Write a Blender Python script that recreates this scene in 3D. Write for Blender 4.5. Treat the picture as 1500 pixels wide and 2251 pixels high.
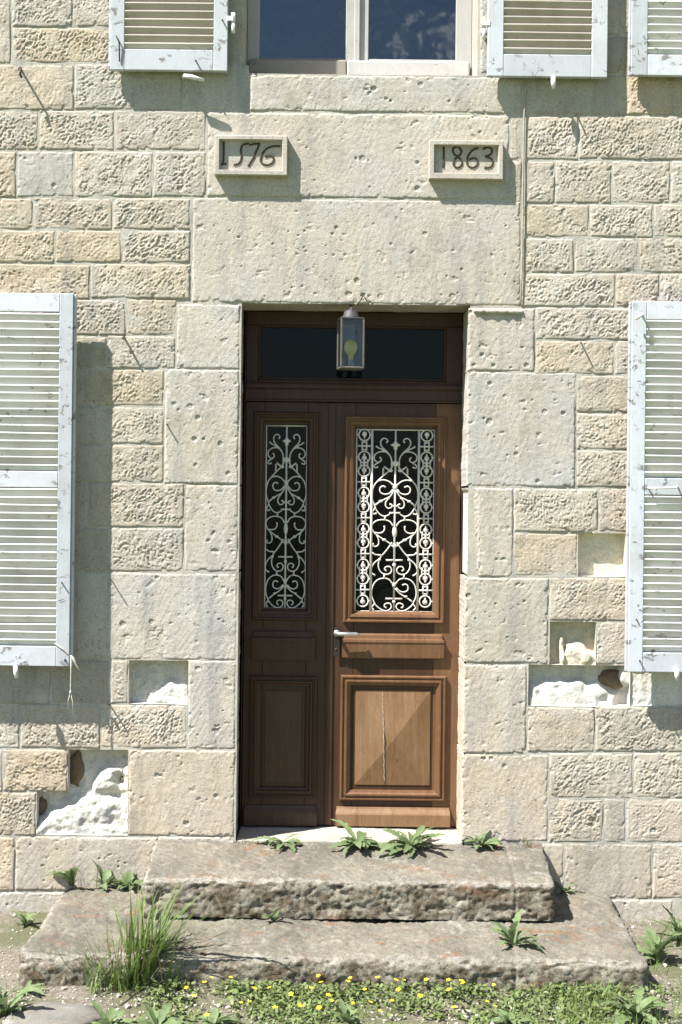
import bpy, bmesh, math, random
import numpy as np
from mathutils import Matrix, Vector, Euler

for o in list(bpy.data.objects): bpy.data.objects.remove(o)
scene = bpy.context.scene
COL = scene.collection
R = math.radians
random.seed(7)
RNG = np.random.default_rng(7)

# ------------------------------------------------------------------ camera
F, XH, YH, DIST, PPM = 3139.0, 735.0, 1095.0, 7.3, 430.0      # focal length in photo pixels, principal point, wall distance
ROLL = R(0.65)
CAMZ = (2030 - YH) / PPM
cam_d = bpy.data.cameras.new('camera')
cam = bpy.data.objects.new('camera', cam_d); COL.objects.link(cam)
cam_d.sensor_fit = 'HORIZONTAL'; cam_d.sensor_width = 36.0
cam_d.lens = F / 1500 * 36.0
cam_d.shift_x = (750 - XH) / 1500
cam_d.shift_y = (YH - 1125.5) / 1500
cam_d.clip_end = 500
cam.matrix_world = Matrix.Translation((0, -DIST, CAMZ)) @ Matrix.Rotation(R(90), 4, 'X') @ Matrix.Rotation(ROLL, 4, 'Z')
scene.camera = cam

# ------------------------------------------------------------------ sky, sun, exposure
SUN_TRAVEL = Vector((1.6, 1.0, -2.72)).normalized()
SUN_EL = math.asin(-SUN_TRAVEL.z)
world = bpy.data.worlds.new('World'); scene.world = world; world.use_nodes = True
wn, wl = world.node_tree.nodes, world.node_tree.links
bg = wn['Background']
sky = wn.new('ShaderNodeTexSky'); sky.sky_type = 'NISHITA'; sky.sun_disc = False
sky.sun_elevation = SUN_EL
sky.sun_rotation = math.atan2(-SUN_TRAVEL.x, -SUN_TRAVEL.y)
sky.air_density = 1.0; sky.dust_density = 0.6; sky.ozone_density = 1.5
# a few fair-weather clouds over the whole sky
tcw = wn.new('ShaderNodeTexCoord')
mpw = wn.new('ShaderNodeMapping'); mpw.inputs['Scale'].default_value = (1, 1, 1.8); mpw.inputs['Location'].default_value = (0.35, 0.1, 0.2)
nzw = wn.new('ShaderNodeTexNoise'); nzw.inputs['Scale'].default_value = 5.0; nzw.inputs['Detail'].default_value = 9; nzw.inputs['Roughness'].default_value = 0.62
rpw = wn.new('ShaderNodeValToRGB'); rpw.color_ramp.elements[0].position = 0.58; rpw.color_ramp.elements[1].position = 0.76
mxw = wn.new('ShaderNodeMixRGB'); mxw.inputs['Color2'].default_value = (12.0, 12.2, 12.5, 1)
wl.new(tcw.outputs['Generated'], mpw.inputs['Vector']); wl.new(mpw.outputs['Vector'], nzw.inputs['Vector'])
wl.new(nzw.outputs['Fac'], rpw.inputs['Fac']); wl.new(rpw.outputs['Color'], mxw.inputs['Fac'])
wl.new(sky.outputs['Color'], mxw.inputs['Color1']); wl.new(mxw.outputs['Color'], bg.inputs['Color'])
bg.inputs['Strength'].default_value = 0.062

sun_d = bpy.data.lights.new('sun', 'SUN'); sun_d.energy = 5.0; sun_d.angle = R(0.53); sun_d.color = (1.0, 0.965, 0.91)
sun = bpy.data.objects.new('sun', sun_d); COL.objects.link(sun)
sun.location = (-6, -6, 10)
sun.rotation_euler = SUN_TRAVEL.to_track_quat('-Z', 'Y').to_euler()
scene.view_settings.view_transform = 'Standard'; scene.view_settings.look = 'None'
scene.view_settings.exposure = 1.43; scene.view_settings.gamma = 1.0
scene.view_settings.use_curve_mapping = False
scene.render.engine = 'CYCLES'
scene.render.resolution_x, scene.render.resolution_y = 682, 1024

# ------------------------------------------------------------------ pixel -> place (a wall plane or the ground gives the distance)
CR, SR = math.cos(ROLL), math.sin(ROLL)
def ray(px, py):
    lx, ly = (px - XH) / F, -(py - YH) / F
    return lx * CR - ly * SR, lx * SR + ly * CR
def W(px, py, Y=0.0):
    a, b = ray(px, py); t = Y + DIST
    return a * t, CAMZ + b * t
def G(px, py, z):
    a, b = ray(px, py); t = (z - CAMZ) / b
    return a * t, t - DIST
def rect(x0, y0, x1, y1, Y=0.0):
    a = (W(x0, y0, Y)[0] + W(x0, y1, Y)[0]) / 2; b = (W(x1, y0, Y)[0] + W(x1, y1, Y)[0]) / 2
    c = (W(x0, y1, Y)[1] + W(x1, y1, Y)[1]) / 2; d = (W(x0, y0, Y)[1] + W(x1, y0, Y)[1]) / 2
    return a, b, c, d          # X0, X1, Z0, Z1

# ------------------------------------------------------------------ noise
def _h(ix, iy, seed):
    h = (ix.astype(np.int64) * 374761393 + iy.astype(np.int64) * 668265263 + seed * 974634777) & 0xffffffff
    h = ((h ^ (h >> 13)) * 1274126177) & 0xffffffff
    return ((h ^ (h >> 16)) & 0xffff) / 65535.0
def perlin(x, y, seed=0):
    x = np.asarray(x, float); y = np.asarray(y, float)
    ix, iy = np.floor(x), np.floor(y); fx, fy = x - ix, y - iy
    def g(dx, dy):
        a = _h(ix + dx, iy + dy, seed) * 2 * np.pi
        return np.cos(a) * (fx - dx) + np.sin(a) * (fy - dy)
    u = fx * fx * fx * (fx * (fx * 6 - 15) + 10); v = fy * fy * fy * (fy * (fy * 6 - 15) + 10)
    n0 = g(0, 0) * (1 - u) + g(1, 0) * u; n1 = g(0, 1) * (1 - u) + g(1, 1) * u
    return (n0 * (1 - v) + n1 * v) * 1.5
def fbm(x, y, seed=0, oct=4, gain=0.5):
    s = 0; a = 1.0
    for k in range(oct):
        s = s + a * perlin(x * 2 ** k, y * 2 ** k, seed + 17 * k); a *= gain
    return s
def sstep(a, b, x):
    t = np.clip((x - a) / (b - a), 0, 1); return t * t * (3 - 2 * t)

# ------------------------------------------------------------------ object helpers
WL = {}
def empty(name, loc=(0, 0, 0), parent=None):
    o = bpy.data.objects.new(name, None); COL.objects.link(o)
    p = WL.get(parent, Vector((0, 0, 0)))
    o.empty_display_size = 0.1
    if parent: o.parent = parent
    o.location = Vector(loc) - p; WL[o] = Vector(loc)
    return o
def tag(o, label=None, cat=None, group=None, kind=None):
    if label: o['label'] = label
    if cat: o['category'] = cat
    if group: o['group'] = group
    if kind: o['kind'] = kind
    return o
def link(name, me, mat, parent=None, loc=(0, 0, 0)):
    o = bpy.data.objects.new(name, me); COL.objects.link(o)
    if mat and not me.materials: me.materials.append(mat)
    p = WL.get(parent, Vector((0, 0, 0)))
    if parent: o.parent = parent
    o.location = Vector(loc) - p; WL[o] = Vector(loc)
    return o
def mesh_np(name, V, Q, smooth=None):
    V = np.asarray(V, np.float32); Q = np.asarray(Q, np.int32); n = Q.shape[1]
    me = bpy.data.meshes.new(name)
    me.vertices.add(len(V)); me.vertices.foreach_set('co', V.ravel())
    me.loops.add(Q.size); me.loops.foreach_set('vertex_index', Q.ravel())
    me.polygons.add(len(Q)); me.polygons.foreach_set('loop_start', np.arange(0, Q.size, n, dtype=np.int32))
    if smooth is None: smooth = np.zeros(len(Q), bool)
    elif smooth is True: smooth = np.ones(len(Q), bool)
    me.polygons.foreach_set('use_smooth', smooth)
    me.update(calc_edges=True)
    return me
def obj_np(name, V, Q, mat, parent=None, smooth=None):
    V = np.asarray(V, float); c = (V.min(0) + V.max(0)) / 2
    return link(name, mesh_np(name, V - c, Q, smooth), mat, parent, c)

class MB:
    """collects simple solids and links them as one mesh"""
    def __init__(s): s.v = []; s.f = []; s.sm = []
    def add(s, v, f, sm=False):
        n = len(s.v); s.v += [tuple(p) for p in v]; s.f += [tuple(i + n for i in q) for q in f]; s.sm += [sm] * len(f); return s
    def box(s, x0, x1, y0, y1, z0, z1, c=0.003):
        c = min(c, (x1 - x0) / 3, (y1 - y0) / 3, (z1 - z0) / 3)
        bm = bmesh.new()
        bmesh.ops.create_cube(bm, size=1)
        for v in bm.verts:
            v.co = ((x0 + x1) / 2 + v.co.x * (x1 - x0), (y0 + y1) / 2 + v.co.y * (y1 - y0), (z0 + z1) / 2 + v.co.z * (z1 - z0))
        if c > 0: bmesh.ops.bevel(bm, geom=bm.edges[:], offset=c, segments=1, affect='EDGES', profile=0.7)
        bm.verts.index_update()
        s.add([v.co.copy() for v in bm.verts], [[v.index for v in f.verts] for f in bm.faces]); bm.free(); return s
    def tube(s, pts, r, seg=6, closed=False, caps=True):
        pts = [Vector(p) for p in pts]; n = len(pts)
        rr = r if hasattr(r, '__len__') else [r] * n
        v = []; up = Vector((0, 1, 0.013)).normalized()
        for i, p in enumerate(pts):
            a = pts[(i - 1) % n] if (closed or i) else p; b = pts[(i + 1) % n] if (closed or i < n - 1) else p
            t = (b - a); t = t.normalized() if t.length > 1e-9 else Vector((0, 0, 1))
            u2 = up if abs(t.dot(up)) < 0.95 else Vector((1, 0, 0))
            e1 = t.cross(u2).normalized(); e2 = t.cross(e1).normalized()
            for k in range(seg):
                an = 2 * math.pi * k / seg
                v.append(p + (e1 * math.cos(an) + e2 * math.sin(an)) * rr[i])
        f = []
        for i in range(n if closed else n - 1):
            j = (i + 1) % n
            for k in range(seg):
                k2 = (k + 1) % seg; f.append((i * seg + k, i * seg + k2, j * seg + k2, j * seg + k))
        if caps and not closed:
            f.append(tuple(range(seg))[::-1]); f.append(tuple((n - 1) * seg + k for k in range(seg)))
        return s.add(v, f, True)
    def lathe(s, prof, cx, cy, seg=16, sm=True):
        v = []; f = []
        for (r, z) in prof:
            for k in range(seg):
                a = 2 * math.pi * k / seg; v.append((cx + r * math.cos(a), cy + r * math.sin(a), z))
        for i in range(len(prof) - 1):
            for k in range(seg):
                k2 = (k + 1) % seg; f.append((i * seg + k, i * seg + k2, (i + 1) * seg + k2, (i + 1) * seg + k))
        return s.add(v, f, sm)
    def frame(s, x0, x1, z0, z1, prof):
        """mitred moulding round a rectangle; prof = [(inset, Y)...] from outside to inside"""
        v = []; f = []
        for (i, y) in prof:
            v += [(x0 + i, y, z0 + i), (x1 - i, y, z0 + i), (x1 - i, y, z1 - i), (x0 + i, y, z1 - i)]
        for a in range(len(prof) - 1):
            for k in range(4):
                k2 = (k + 1) % 4; f.append((a * 4 + k, a * 4 + k2, (a + 1) * 4 + k2, (a + 1) * 4 + k))
        return s.add(v, f)
    def build(s, name, mat, parent=None, smooth=None):
        me = bpy.data.meshes.new(name)
        V = np.array(s.v, float); c = (V.min(0) + V.max(0)) / 2
        me.from_pydata((V - c).tolist(), [], s.f); me.polygons.foreach_set('use_smooth', s.sm); me.update()
        return link(name, me, mat, parent, c)

def catmull(P, step=0.35):
    P = [np.array(p, float) for p in P]
    if len(P) < 3: return P
    Q = [2 * P[0] - P[1]] + P + [2 * P[-1] - P[-2]]; out = []
    n = max(2, int(round(1 / step)))
    for i in range(1, len(Q) - 2):
        a, b, c, d = Q[i - 1], Q[i], Q[i + 1], Q[i + 2]
        for k in range(n):
            t = k / n
            out.append(0.5 * ((2 * b) + (-a + c) * t + (2 * a - 5 * b + 4 * c - d) * t * t + (-a + 3 * b - 3 * c + d) * t ** 3))
    out.append(P[-1]); return out

# ------------------------------------------------------------------ materials
def new_mat(name):
    m = bpy.data.materials.new(name); m.use_nodes = True
    return m, m.node_tree.nodes, m.node_tree.links, m.node_tree.nodes['Principled BSDF']
def setp(b, **k):
    for a, v in k.items():
        b.inputs[{'rough': 'Roughness', 'spec': 'Specular IOR Level', 'metal': 'Metallic', 'base': 'Base Color', 'ior': 'IOR'}[a]].default_value = v
def noise(n, l, vec, scale, detail=6, rough=0.6, dist=0.0):
    t = n.new('ShaderNodeTexNoise'); t.inputs['Scale'].default_value = scale; t.inputs['Detail'].default_value = detail
    t.inputs['Roughness'].default_value = rough; t.inputs['Distortion'].default_value = dist
    if vec is not None: l.new(vec, t.inputs['Vector'])
    return t.outputs['Fac']
def ramp(n, l, fac, stops):
    r = n.new('ShaderNodeValToRGB'); e = r.color_ramp.elements
    while len(e) < len(stops): e.new(0.5)
    for k, (p, c) in enumerate(stops):
        e[k].position = p; e[k].color = (c, c, c, 1) if not hasattr(c, '__len__') else (*c, 1)
    l.new(fac, r.inputs['Fac']); return r.outputs['Color']
def mix(n, l, fac, a, b, mode='MIX'):
    m = n.new('ShaderNodeMixRGB'); m.blend_type = mode
    for s, v in ((0, fac), (1, a), (2, b)):
        if hasattr(v, 'is_linked'): l.new(v, m.inputs[s])
        elif s == 0: m.inputs[0].default_value = v
        else: m.inputs[s].default_value = (*v, 1)
    return m.outputs[0]
def bump(n, l, b, height, dist, strength=1.0, prev=None):
    u = n.new('ShaderNodeBump'); u.inputs['Distance'].default_value = dist; u.inputs['Strength'].default_value = strength
    l.new(height, u.inputs['Height'])
    if prev is not None: l.new(prev, u.inputs['Normal'])
    l.new(u.outputs['Normal'], b.inputs['Normal']); return u.outputs['Normal']
def wpos(n): return n.new('ShaderNodeNewGeometry').outputs['Position']
def mapv(n, l, vec, sc=(1, 1, 1), rot=(0, 0, 0)):
    m = n.new('ShaderNodeMapping'); m.inputs['Scale'].default_value = sc; m.inputs['Rotation'].default_value = rot
    l.new(vec, m.inputs['Vector']); return m.outputs['Vector']

def stone_material(name, warm, grey, stain, bump_d, pit=0.5, speck_amt=0.55):
    m, n, l, b = new_mat(name); p = wpos(n)
    big = noise(n, l, p, 2.3, 5, 0.6, 0.4); mid = noise(n, l, p, 14, 6, 0.65)
    fine = noise(n, l, p, 170, 4, 0.7); vfine = noise(n, l, p, 600, 2, 0.6)
    c = mix(n, l, ramp(n, l, big, [(0.38, 0), (0.62, 1)]), warm, grey)
    c = mix(n, l, ramp(n, l, mid, [(0.52, 0), (0.78, 0.55)]), c, stain)
    streak = noise(n, l, mapv(n, l, p, (9, 9, 1.1)), 1.0, 5, 0.6)
    c = mix(n, l, ramp(n, l, streak, [(0.50, 0), (0.70, 0.75)]), c, tuple(v * k_ for v, k_ in zip(grey, (0.66, 0.67, 0.70))))
    smear = noise(n, l, p, 4.4, 7, 0.7, 0.8)
    c = mix(n, l, ramp(n, l, smear, [(0.56, 0), (0.66, 0.55)]), c, tuple(min(0.56, v * 1.2) for v in grey))
    speck = noise(n, l, p, 75, 5, 0.75, 0.5); area = noise(n, l, p, 5.5, 4, 0.6)
    sp = mix(n, l, 1.0, ramp(n, l, speck, [(0.55, 0), (0.64, speck_amt)]), ramp(n, l, area, [(0.36, 0.25), (0.6, 1)]), 'MULTIPLY')
    c = mix(n, l, sp, c, tuple(v * 0.36 for v in stain))
    c = mix(n, l, 0.75, c, ramp(n, l, fine, [(0.3, 0.62), (0.7, 1.25)]), 'MULTIPLY')
    c = mix(n, l, 0.30, c, ramp(n, l, vfine, [(0.3, 0.6), (0.7, 1.3)]), 'MULTIPLY')
    oi = n.new('ShaderNodeObjectInfo')
    c = mix(n, l, 1.0, c, oi.outputs['Color'], 'MULTIPLY')
    own = n.new('ShaderNodeTexNoise'); own.noise_dimensions = '4D'; own.inputs['Scale'].default_value = 6.5; own.inputs['Detail'].default_value = 7; own.inputs['Roughness'].default_value = 0.7
    l.new(p, own.inputs['Vector']); wm = n.new('ShaderNodeMath'); wm.operation = 'MULTIPLY'; wm.inputs[1].default_value = 37.0
    l.new(oi.outputs['Random'], wm.inputs[0]); l.new(wm.outputs[0], own.inputs['W'])
    c = mix(n, l, ramp(n, l, own.outputs['Fac'], [(0.54, 0), (0.70, 0.5)]), c, tuple(v * 0.55 for v in stain))
    c = mix(n, l, ramp(n, l, own.outputs['Fac'], [(0.30, 0.5), (0.44, 0)]), c, tuple(min(0.58, v * 1.22) for v in warm))
    l.new(c, b.inputs['Base Color']); setp(b, rough=0.92, spec=0.15)
    b1 = bump(n, l, b, fine, bump_d); b2 = bump(n, l, b, vfine, bump_d * 0.3, prev=b1)
    vo = n.new('ShaderNodeTexVoronoi'); vo.inputs['Scale'].default_value = 95; l.new(p, vo.inputs['Vector'])
    sel = noise(n, l, p, 20, 2)
    pits = mix(n, l, ramp(n, l, sel, [(0.5, 0), (0.58, 1)]), (1, 1, 1), ramp(n, l, vo.outputs['Distance'], [(0.12, 0), (0.34, 1)]))
    bump(n, l, b, pits, 0.003, pit, prev=b2)
    return m
M_ROUGH = stone_material('rock_faced_limestone', (0.500, 0.436, 0.350), (0.490, 0.450, 0.396), (0.40, 0.335, 0.250), 0.0045, 0.5, 0.75)
M_SMOOTH = stone_material('dressed_limestone', (0.470, 0.421, 0.350), (0.452, 0.428, 0.394), (0.39, 0.335, 0.258), 0.0022, 0.5, 0.7)
M_MORTAR = stone_material('lime_mortar', (0.44, 0.40, 0.335), (0.43, 0.415, 0.375), (0.36, 0.31, 0.24), 0.0015, 0.2)
M_PLASTER = stone_material('white_plaster', (0.60, 0.565, 0.49), (0.62, 0.60, 0.555), (0.53, 0.47, 0.37), 0.0012, 0.3)
M_SILL = stone_material('pale_threshold', (0.40, 0.365, 0.305), (0.38, 0.355, 0.31), (0.28, 0.24, 0.185), 0.0012, 0.3)

def step_material():
    m, n, l, b = new_mat('lichen_step_stone'); g = n.new('ShaderNodeNewGeometry'); p = g.outputs['Position']
    big = noise(n, l, p, 3.0, 6, 0.65, 0.6); mid = noise(n, l, p, 11, 7, 0.7, 0.5); fine = noise(n, l, p, 120, 5, 0.7)
    rust = noise(n, l, mapv(n, l, p, (1, 1.6, 1.6)), 4.2, 8, 0.7, 1.2); pale = noise(n, l, p, 7.5, 8, 0.75, 0.8)
    sx = n.new('ShaderNodeSeparateXYZ'); l.new(g.outputs['Normal'], sx.inputs[0])
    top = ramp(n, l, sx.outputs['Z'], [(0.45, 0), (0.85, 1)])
    c = mix(n, l, ramp(n, l, big, [(0.35, 0), (0.65, 1)]), (0.120, 0.112, 0.094), (0.208, 0.190, 0.150))
    c = mix(n, l, ramp(n, l, mid, [(0.5, 0), (0.7, 0.8)]), c, (0.125, 0.105, 0.078))
    # upright faces carry black and brown crusts, tops are paler and dusty
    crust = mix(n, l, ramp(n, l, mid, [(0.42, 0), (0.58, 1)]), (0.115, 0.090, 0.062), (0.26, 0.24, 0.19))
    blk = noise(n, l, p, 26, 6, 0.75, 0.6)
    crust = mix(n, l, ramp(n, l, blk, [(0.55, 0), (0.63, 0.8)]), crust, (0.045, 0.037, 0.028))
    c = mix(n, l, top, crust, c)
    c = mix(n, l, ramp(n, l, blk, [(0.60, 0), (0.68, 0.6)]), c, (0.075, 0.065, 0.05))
    c = mix(n, l, ramp(n, l, rust, [(0.57, 0), (0.64, 0.75)]), c, (0.185, 0.105, 0.062))
    c = mix(n, l, ramp(n, l, pale, [(0.55, 0), (0.63, 0.8)]), c, (0.25, 0.235, 0.205))
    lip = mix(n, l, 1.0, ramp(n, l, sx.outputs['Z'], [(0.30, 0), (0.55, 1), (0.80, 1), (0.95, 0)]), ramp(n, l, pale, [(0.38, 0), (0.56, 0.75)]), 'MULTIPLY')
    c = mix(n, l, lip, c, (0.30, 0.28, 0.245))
    c = mix(n, l, 0.8, c, ramp(n, l, fine, [(0.3, 0.5), (0.7, 1.4)]), 'MULTIPLY')
    l.new(c, b.inputs['Base Color']); setp(b, rough=0.95, spec=0.1)
    b1 = bump(n, l, b, fine, 0.004); bump(n, l, b, mid, 0.006, prev=b1)
    return m
M_STEP = step_material()

def paint_material(name, col, wear_col, thr=0.64, dirt=(0.62, 0.58, 0.5)):
    m, n, l, b = new_mat(name); p = wpos(n)
    chip = noise(n, l, mapv(n, l, p, (1, 1, 1.4)), 19, 7, 0.70, 0.6); sp = noise(n, l, p, 6, 3, 0.5)
    grime = noise(n, l, p, 4.2, 7, 0.7); fine = noise(n, l, mapv(n, l, p, (1, 1, 0.08)), 240, 4, 0.6)
    c = mix(n, l, ramp(n, l, grime, [(0.45, 0), (0.75, 0.5)]), col, tuple(a * d for a, d in zip(col, dirt)))
    c = mix(n, l, 0.25, c, ramp(n, l, fine, [(0.3, 0.7), (0.7, 1.15)]), 'MULTIPLY')
    msk = mix(n, l, 1.0, ramp(n, l, chip, [(thr, 0), (thr + 0.02, 1)]), ramp(n, l, sp, [(0.45, 0), (0.55, 1)]), 'MULTIPLY')
    c = mix(n, l, msk, c, wear_col)
    c = mix(n, l, 1.0, c, ramp(n, l, n.new('ShaderNodeObjectInfo').outputs['Random'], [(0, 0.80), (1, 1.04)]), 'MULTIPLY')
    l.new(c, b.inputs['Base Color']); setp(b, rough=0.6, spec=0.3)
    b1 = bump(n, l, b, fine, 0.0008); u = n.new('ShaderNodeInvert'); l.new(msk, u.inputs['Color'])
    bump(n, l, b, u.outputs[0], 0.001, prev=b1)
    return m
M_SHUT = paint_material('weathered_pale_blue_paint', (0.52, 0.545, 0.58), (0.22, 0.21, 0.20), 0.57)
M_SLAT = paint_material('weathered_grey_slat_paint', (0.70, 0.70, 0.685), (0.30, 0.29, 0.27), 0.60)
M_SLAT2 = paint_material('bare_beige_slat_paint', (0.52, 0.48, 0.42), (0.30, 0.26, 0.2), 0.62)
M_WIN = paint_material('flaking_cream_window_paint', (0.46, 0.45, 0.43), (0.34, 0.26, 0.18), 0.62)
M_RAIL = paint_material('shaded_grey_window_wood', (0.28, 0.25, 0.21), (0.15, 0.12, 0.09), 0.58)  # darker copy of the window wood; jamb shade set into the colour
M_IRONW = paint_material('white_painted_cast_iron', (0.66, 0.63, 0.58), (0.30, 0.22, 0.15), 0.64)

def wood_material(name, a, b2, faded):
    m, n, l, b = new_mat(name); p = wpos(n)
    warp = noise(n, l, mapv(n, l, p, (5, 5, 2.2)), 1.6, 8, 0.72, 0.6); scuff = noise(n, l, mapv(n, l, p, (1, 1, 0.35)), 46, 6, 0.75, 0.4)
    gr = noise(n, l, mapv(n, l, p, (34, 34, 1.6)), 1.0, 7, 0.65, 0.8); fg = noise(n, l, mapv(n, l, p, (330, 330, 9)), 1.0, 3, 0.6)
    c = mix(n, l, ramp(n, l, gr, [(0.35, 0), (0.68, 1)]), a, b2)
    c = mix(n, l, ramp(n, l, warp, [(0.45, 0), (0.7, 0.6)]), c, faded)
    c = mix(n, l, 0.35, c, ramp(n, l, fg, [(0.3, 0.6), (0.7, 1.25)]), 'MULTIPLY')
    c = mix(n, l, ramp(n, l, scuff, [(0.60, 0), (0.70, 0.5)]), c, tuple(v * 1.7 for v in faded))
    c = mix(n, l, ramp(n, l, scuff, [(0.30, 0.55), (0.40, 0)]), c, tuple(v * 0.4 for v in a))
    l.new(c, b.inputs['Base Color']); setp(b, rough=0.48, spec=0.35)
    b1 = bump(n, l, b, fg, 0.0006); bump(n, l, b, gr, 0.0008, prev=b1)
    return m
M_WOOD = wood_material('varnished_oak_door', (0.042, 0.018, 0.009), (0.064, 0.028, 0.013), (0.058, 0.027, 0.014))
M_PANEL = wood_material('sunlit_faded_panel', (0.135, 0.072, 0.032), (0.215, 0.122, 0.058), (0.235, 0.150, 0.088))  # faded oak, lightened further for the sunlit leaf
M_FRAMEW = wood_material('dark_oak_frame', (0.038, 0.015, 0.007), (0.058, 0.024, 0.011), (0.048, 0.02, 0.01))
M_SUNWOOD = wood_material('sunlit_faded_oak', (0.100, 0.046, 0.020), (0.150, 0.074, 0.033), (0.165, 0.092, 0.050))  # fading and sunlight both set into this colour
M_SHADEPANEL = wood_material('shaded_oak_panel', (0.055, 0.028, 0.014), (0.078, 0.041, 0.021), (0.07, 0.038, 0.021))  # darker panel copy for the left leaf; its shade is in the colour

def flat(name, col, rough=0.6, metal=0.0, spec=0.4, var=0.25, sc=40):
    m, n, l, b = new_mat(name); t = noise(n, l, wpos(n), sc, 5)
    c = mix(n, l, 1.0, col, ramp(n, l, t, [(0.3, 1 - var), (0.7, 1 + var)]), 'MULTIPLY')
    l.new(c, b.inputs['Base Color']); setp(b, rough=rough, metal=metal, spec=spec); bump(n, l, b, t, 0.0008); return m
M_IRON = flat('rusted_iron', (0.055, 0.038, 0.026), 0.8, 0.2)
M_ZINC = flat('tarnished_lantern_metal', (0.050, 0.050, 0.053), 0.6, 0.2)
M_TIN = flat('pale_lantern_metal', (0.115, 0.105, 0.092), 0.6, 0.2)
M_STEEL = flat('worn_steel_handle', (0.62, 0.63, 0.63), 0.32, 0.85)
M_DARKMETAL = flat('dark_lock_plate', (0.035, 0.030, 0.026), 0.5, 0.5)
M_CUT = flat('dark_carved_paint', (0.065, 0.045, 0.030), 0.9)
M_CABLE = flat('lime_washed_cable', (0.30, 0.27, 0.215), 0.85)
M_WHITEIRON = flat('white_painted_iron', (0.68, 0.67, 0.64), 0.55, 0, 0.35, 0.3, 90)
M_STRING = flat('bleached_string', (0.45, 0.42, 0.35), 0.95)
M_FILL = flat('grey_crack_filler', (0.24, 0.205, 0.165), 0.9, 0, 0.2, 0.5, 120)
M_BULB = flat('yellowed_bulb_glass', (0.62, 0.44, 0.08), 0.18, 0, 0.6, 0.1)
M_ROOM = flat('dark_room', (0.012, 0.014, 0.016), 0.95)
M_BACKING = flat('dark_blue_backing', (0.010, 0.016, 0.034), 0.9)  # room darkness as a flat dark blue
M_BRICKCHIP = flat('pink_brick_chip', (0.38, 0.17, 0.11), 0.9)

def glass_material(name, ior=1.6, tint=(0.9, 0.95, 1.0), wob=0.0006, film=0.0):
    m, n, l, b = new_mat(name); n.remove(b)
    out = n['Material Output']; tr = n.new('ShaderNodeBsdfTransparent'); tr.inputs['Color'].default_value = (*tint, 1)
    gl = n.new('ShaderNodeBsdfGlossy'); gl.inputs['Roughness'].default_value = 0.015
    fr = n.new('ShaderNodeFresnel'); fr.inputs['IOR'].default_value = ior
    t = noise(n, l, wpos(n), 5, 2); bu = n.new('ShaderNodeBump'); bu.inputs['Distance'].default_value = wob; bu.inputs['Strength'].default_value = 1
    l.new(t, bu.inputs['Height']); l.new(bu.outputs['Normal'], gl.inputs['Normal'])
    mx = n.new('ShaderNodeMixShader'); l.new(fr.outputs[0], mx.inputs[0]); l.new(tr.outputs[0], mx.inputs[1]); l.new(gl.outputs[0], mx.inputs[2])
    last = mx.outputs[0]
    if film:
        d = n.new('ShaderNodeBsdfDiffuse'); d.inputs['Color'].default_value = (0.4, 0.4, 0.38, 1)
        m2 = n.new('ShaderNodeMixShader'); m2.inputs[0].default_value = film
        l.new(last, m2.inputs[1]); l.new(d.outputs[0], m2.inputs[2]); last = m2.outputs[0]
    l.new(last, out.inputs['Surface']); return m
M_GLASS = glass_material('old_window_glass', 1.75, wob=0.004)
M_DGLASS = glass_material('dusty_door_glass', 1.22, (0.5, 0.55, 0.6), film=0.008)
M_LGLASS = glass_material('lantern_glass', 1.4, film=0.015)

def leaf_material(name, a, b2):
    m, n, l, b = new_mat(name); oi = n.new('ShaderNodeObjectInfo'); p = wpos(n)
    t = noise(n, l, p, 30, 4); w = n.new('ShaderNodeTexWhiteNoise'); l.new(n.new('ShaderNodeNewGeometry').outputs['Random Per Island'], w.inputs['Vector'])
    c = mix(n, l, ramp(n, l, t, [(0.3, 0), (0.7, 1)]), a, b2)
    c = mix(n, l, 0.6, c, ramp(n, l, n.new('ShaderNodeNewGeometry').outputs['Random Per Island'], [(0, 0.6), (1, 1.35)]), 'MULTIPLY')
    c = mix(n, l, 0.5, c, ramp(n, l, oi.outputs['Random'], [(0, 0.7), (1, 1.25)]), 'MULTIPLY')
    l.new(c, b.inputs['Base Color']); setp(b, rough=0.55, spec=0.3)
    out = n['Material Output']; tr = n.new('ShaderNodeBsdfTranslucent'); l.new(c, tr.inputs['Color'])
    mx = n.new('ShaderNodeMixShader'); mx.inputs[0].default_value = 0.3
    l.new(b.outputs[0], mx.inputs[1]); l.new(tr.outputs[0], mx.inputs[2]); l.new(mx.outputs[0], out.inputs['Surface'])
    return m
M_LEAF = leaf_material('dandelion_leaf', (0.120, 0.175, 0.070), (0.18, 0.235, 0.115))
M_GRASS = leaf_material('grass_blade', (0.11, 0.18, 0.038), (0.165, 0.23, 0.07))
M_DRY = leaf_material('dry_grass', (0.20, 0.17, 0.08), (0.26, 0.22, 0.12))
M_COVER = leaf_material('creeping_leaves', (0.13, 0.18, 0.055), (0.20, 0.24, 0.10))
M_PETAL = flat('yellow_petals', (0.72, 0.56, 0.03), 0.6, 0, 0.3, 0.15)

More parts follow.
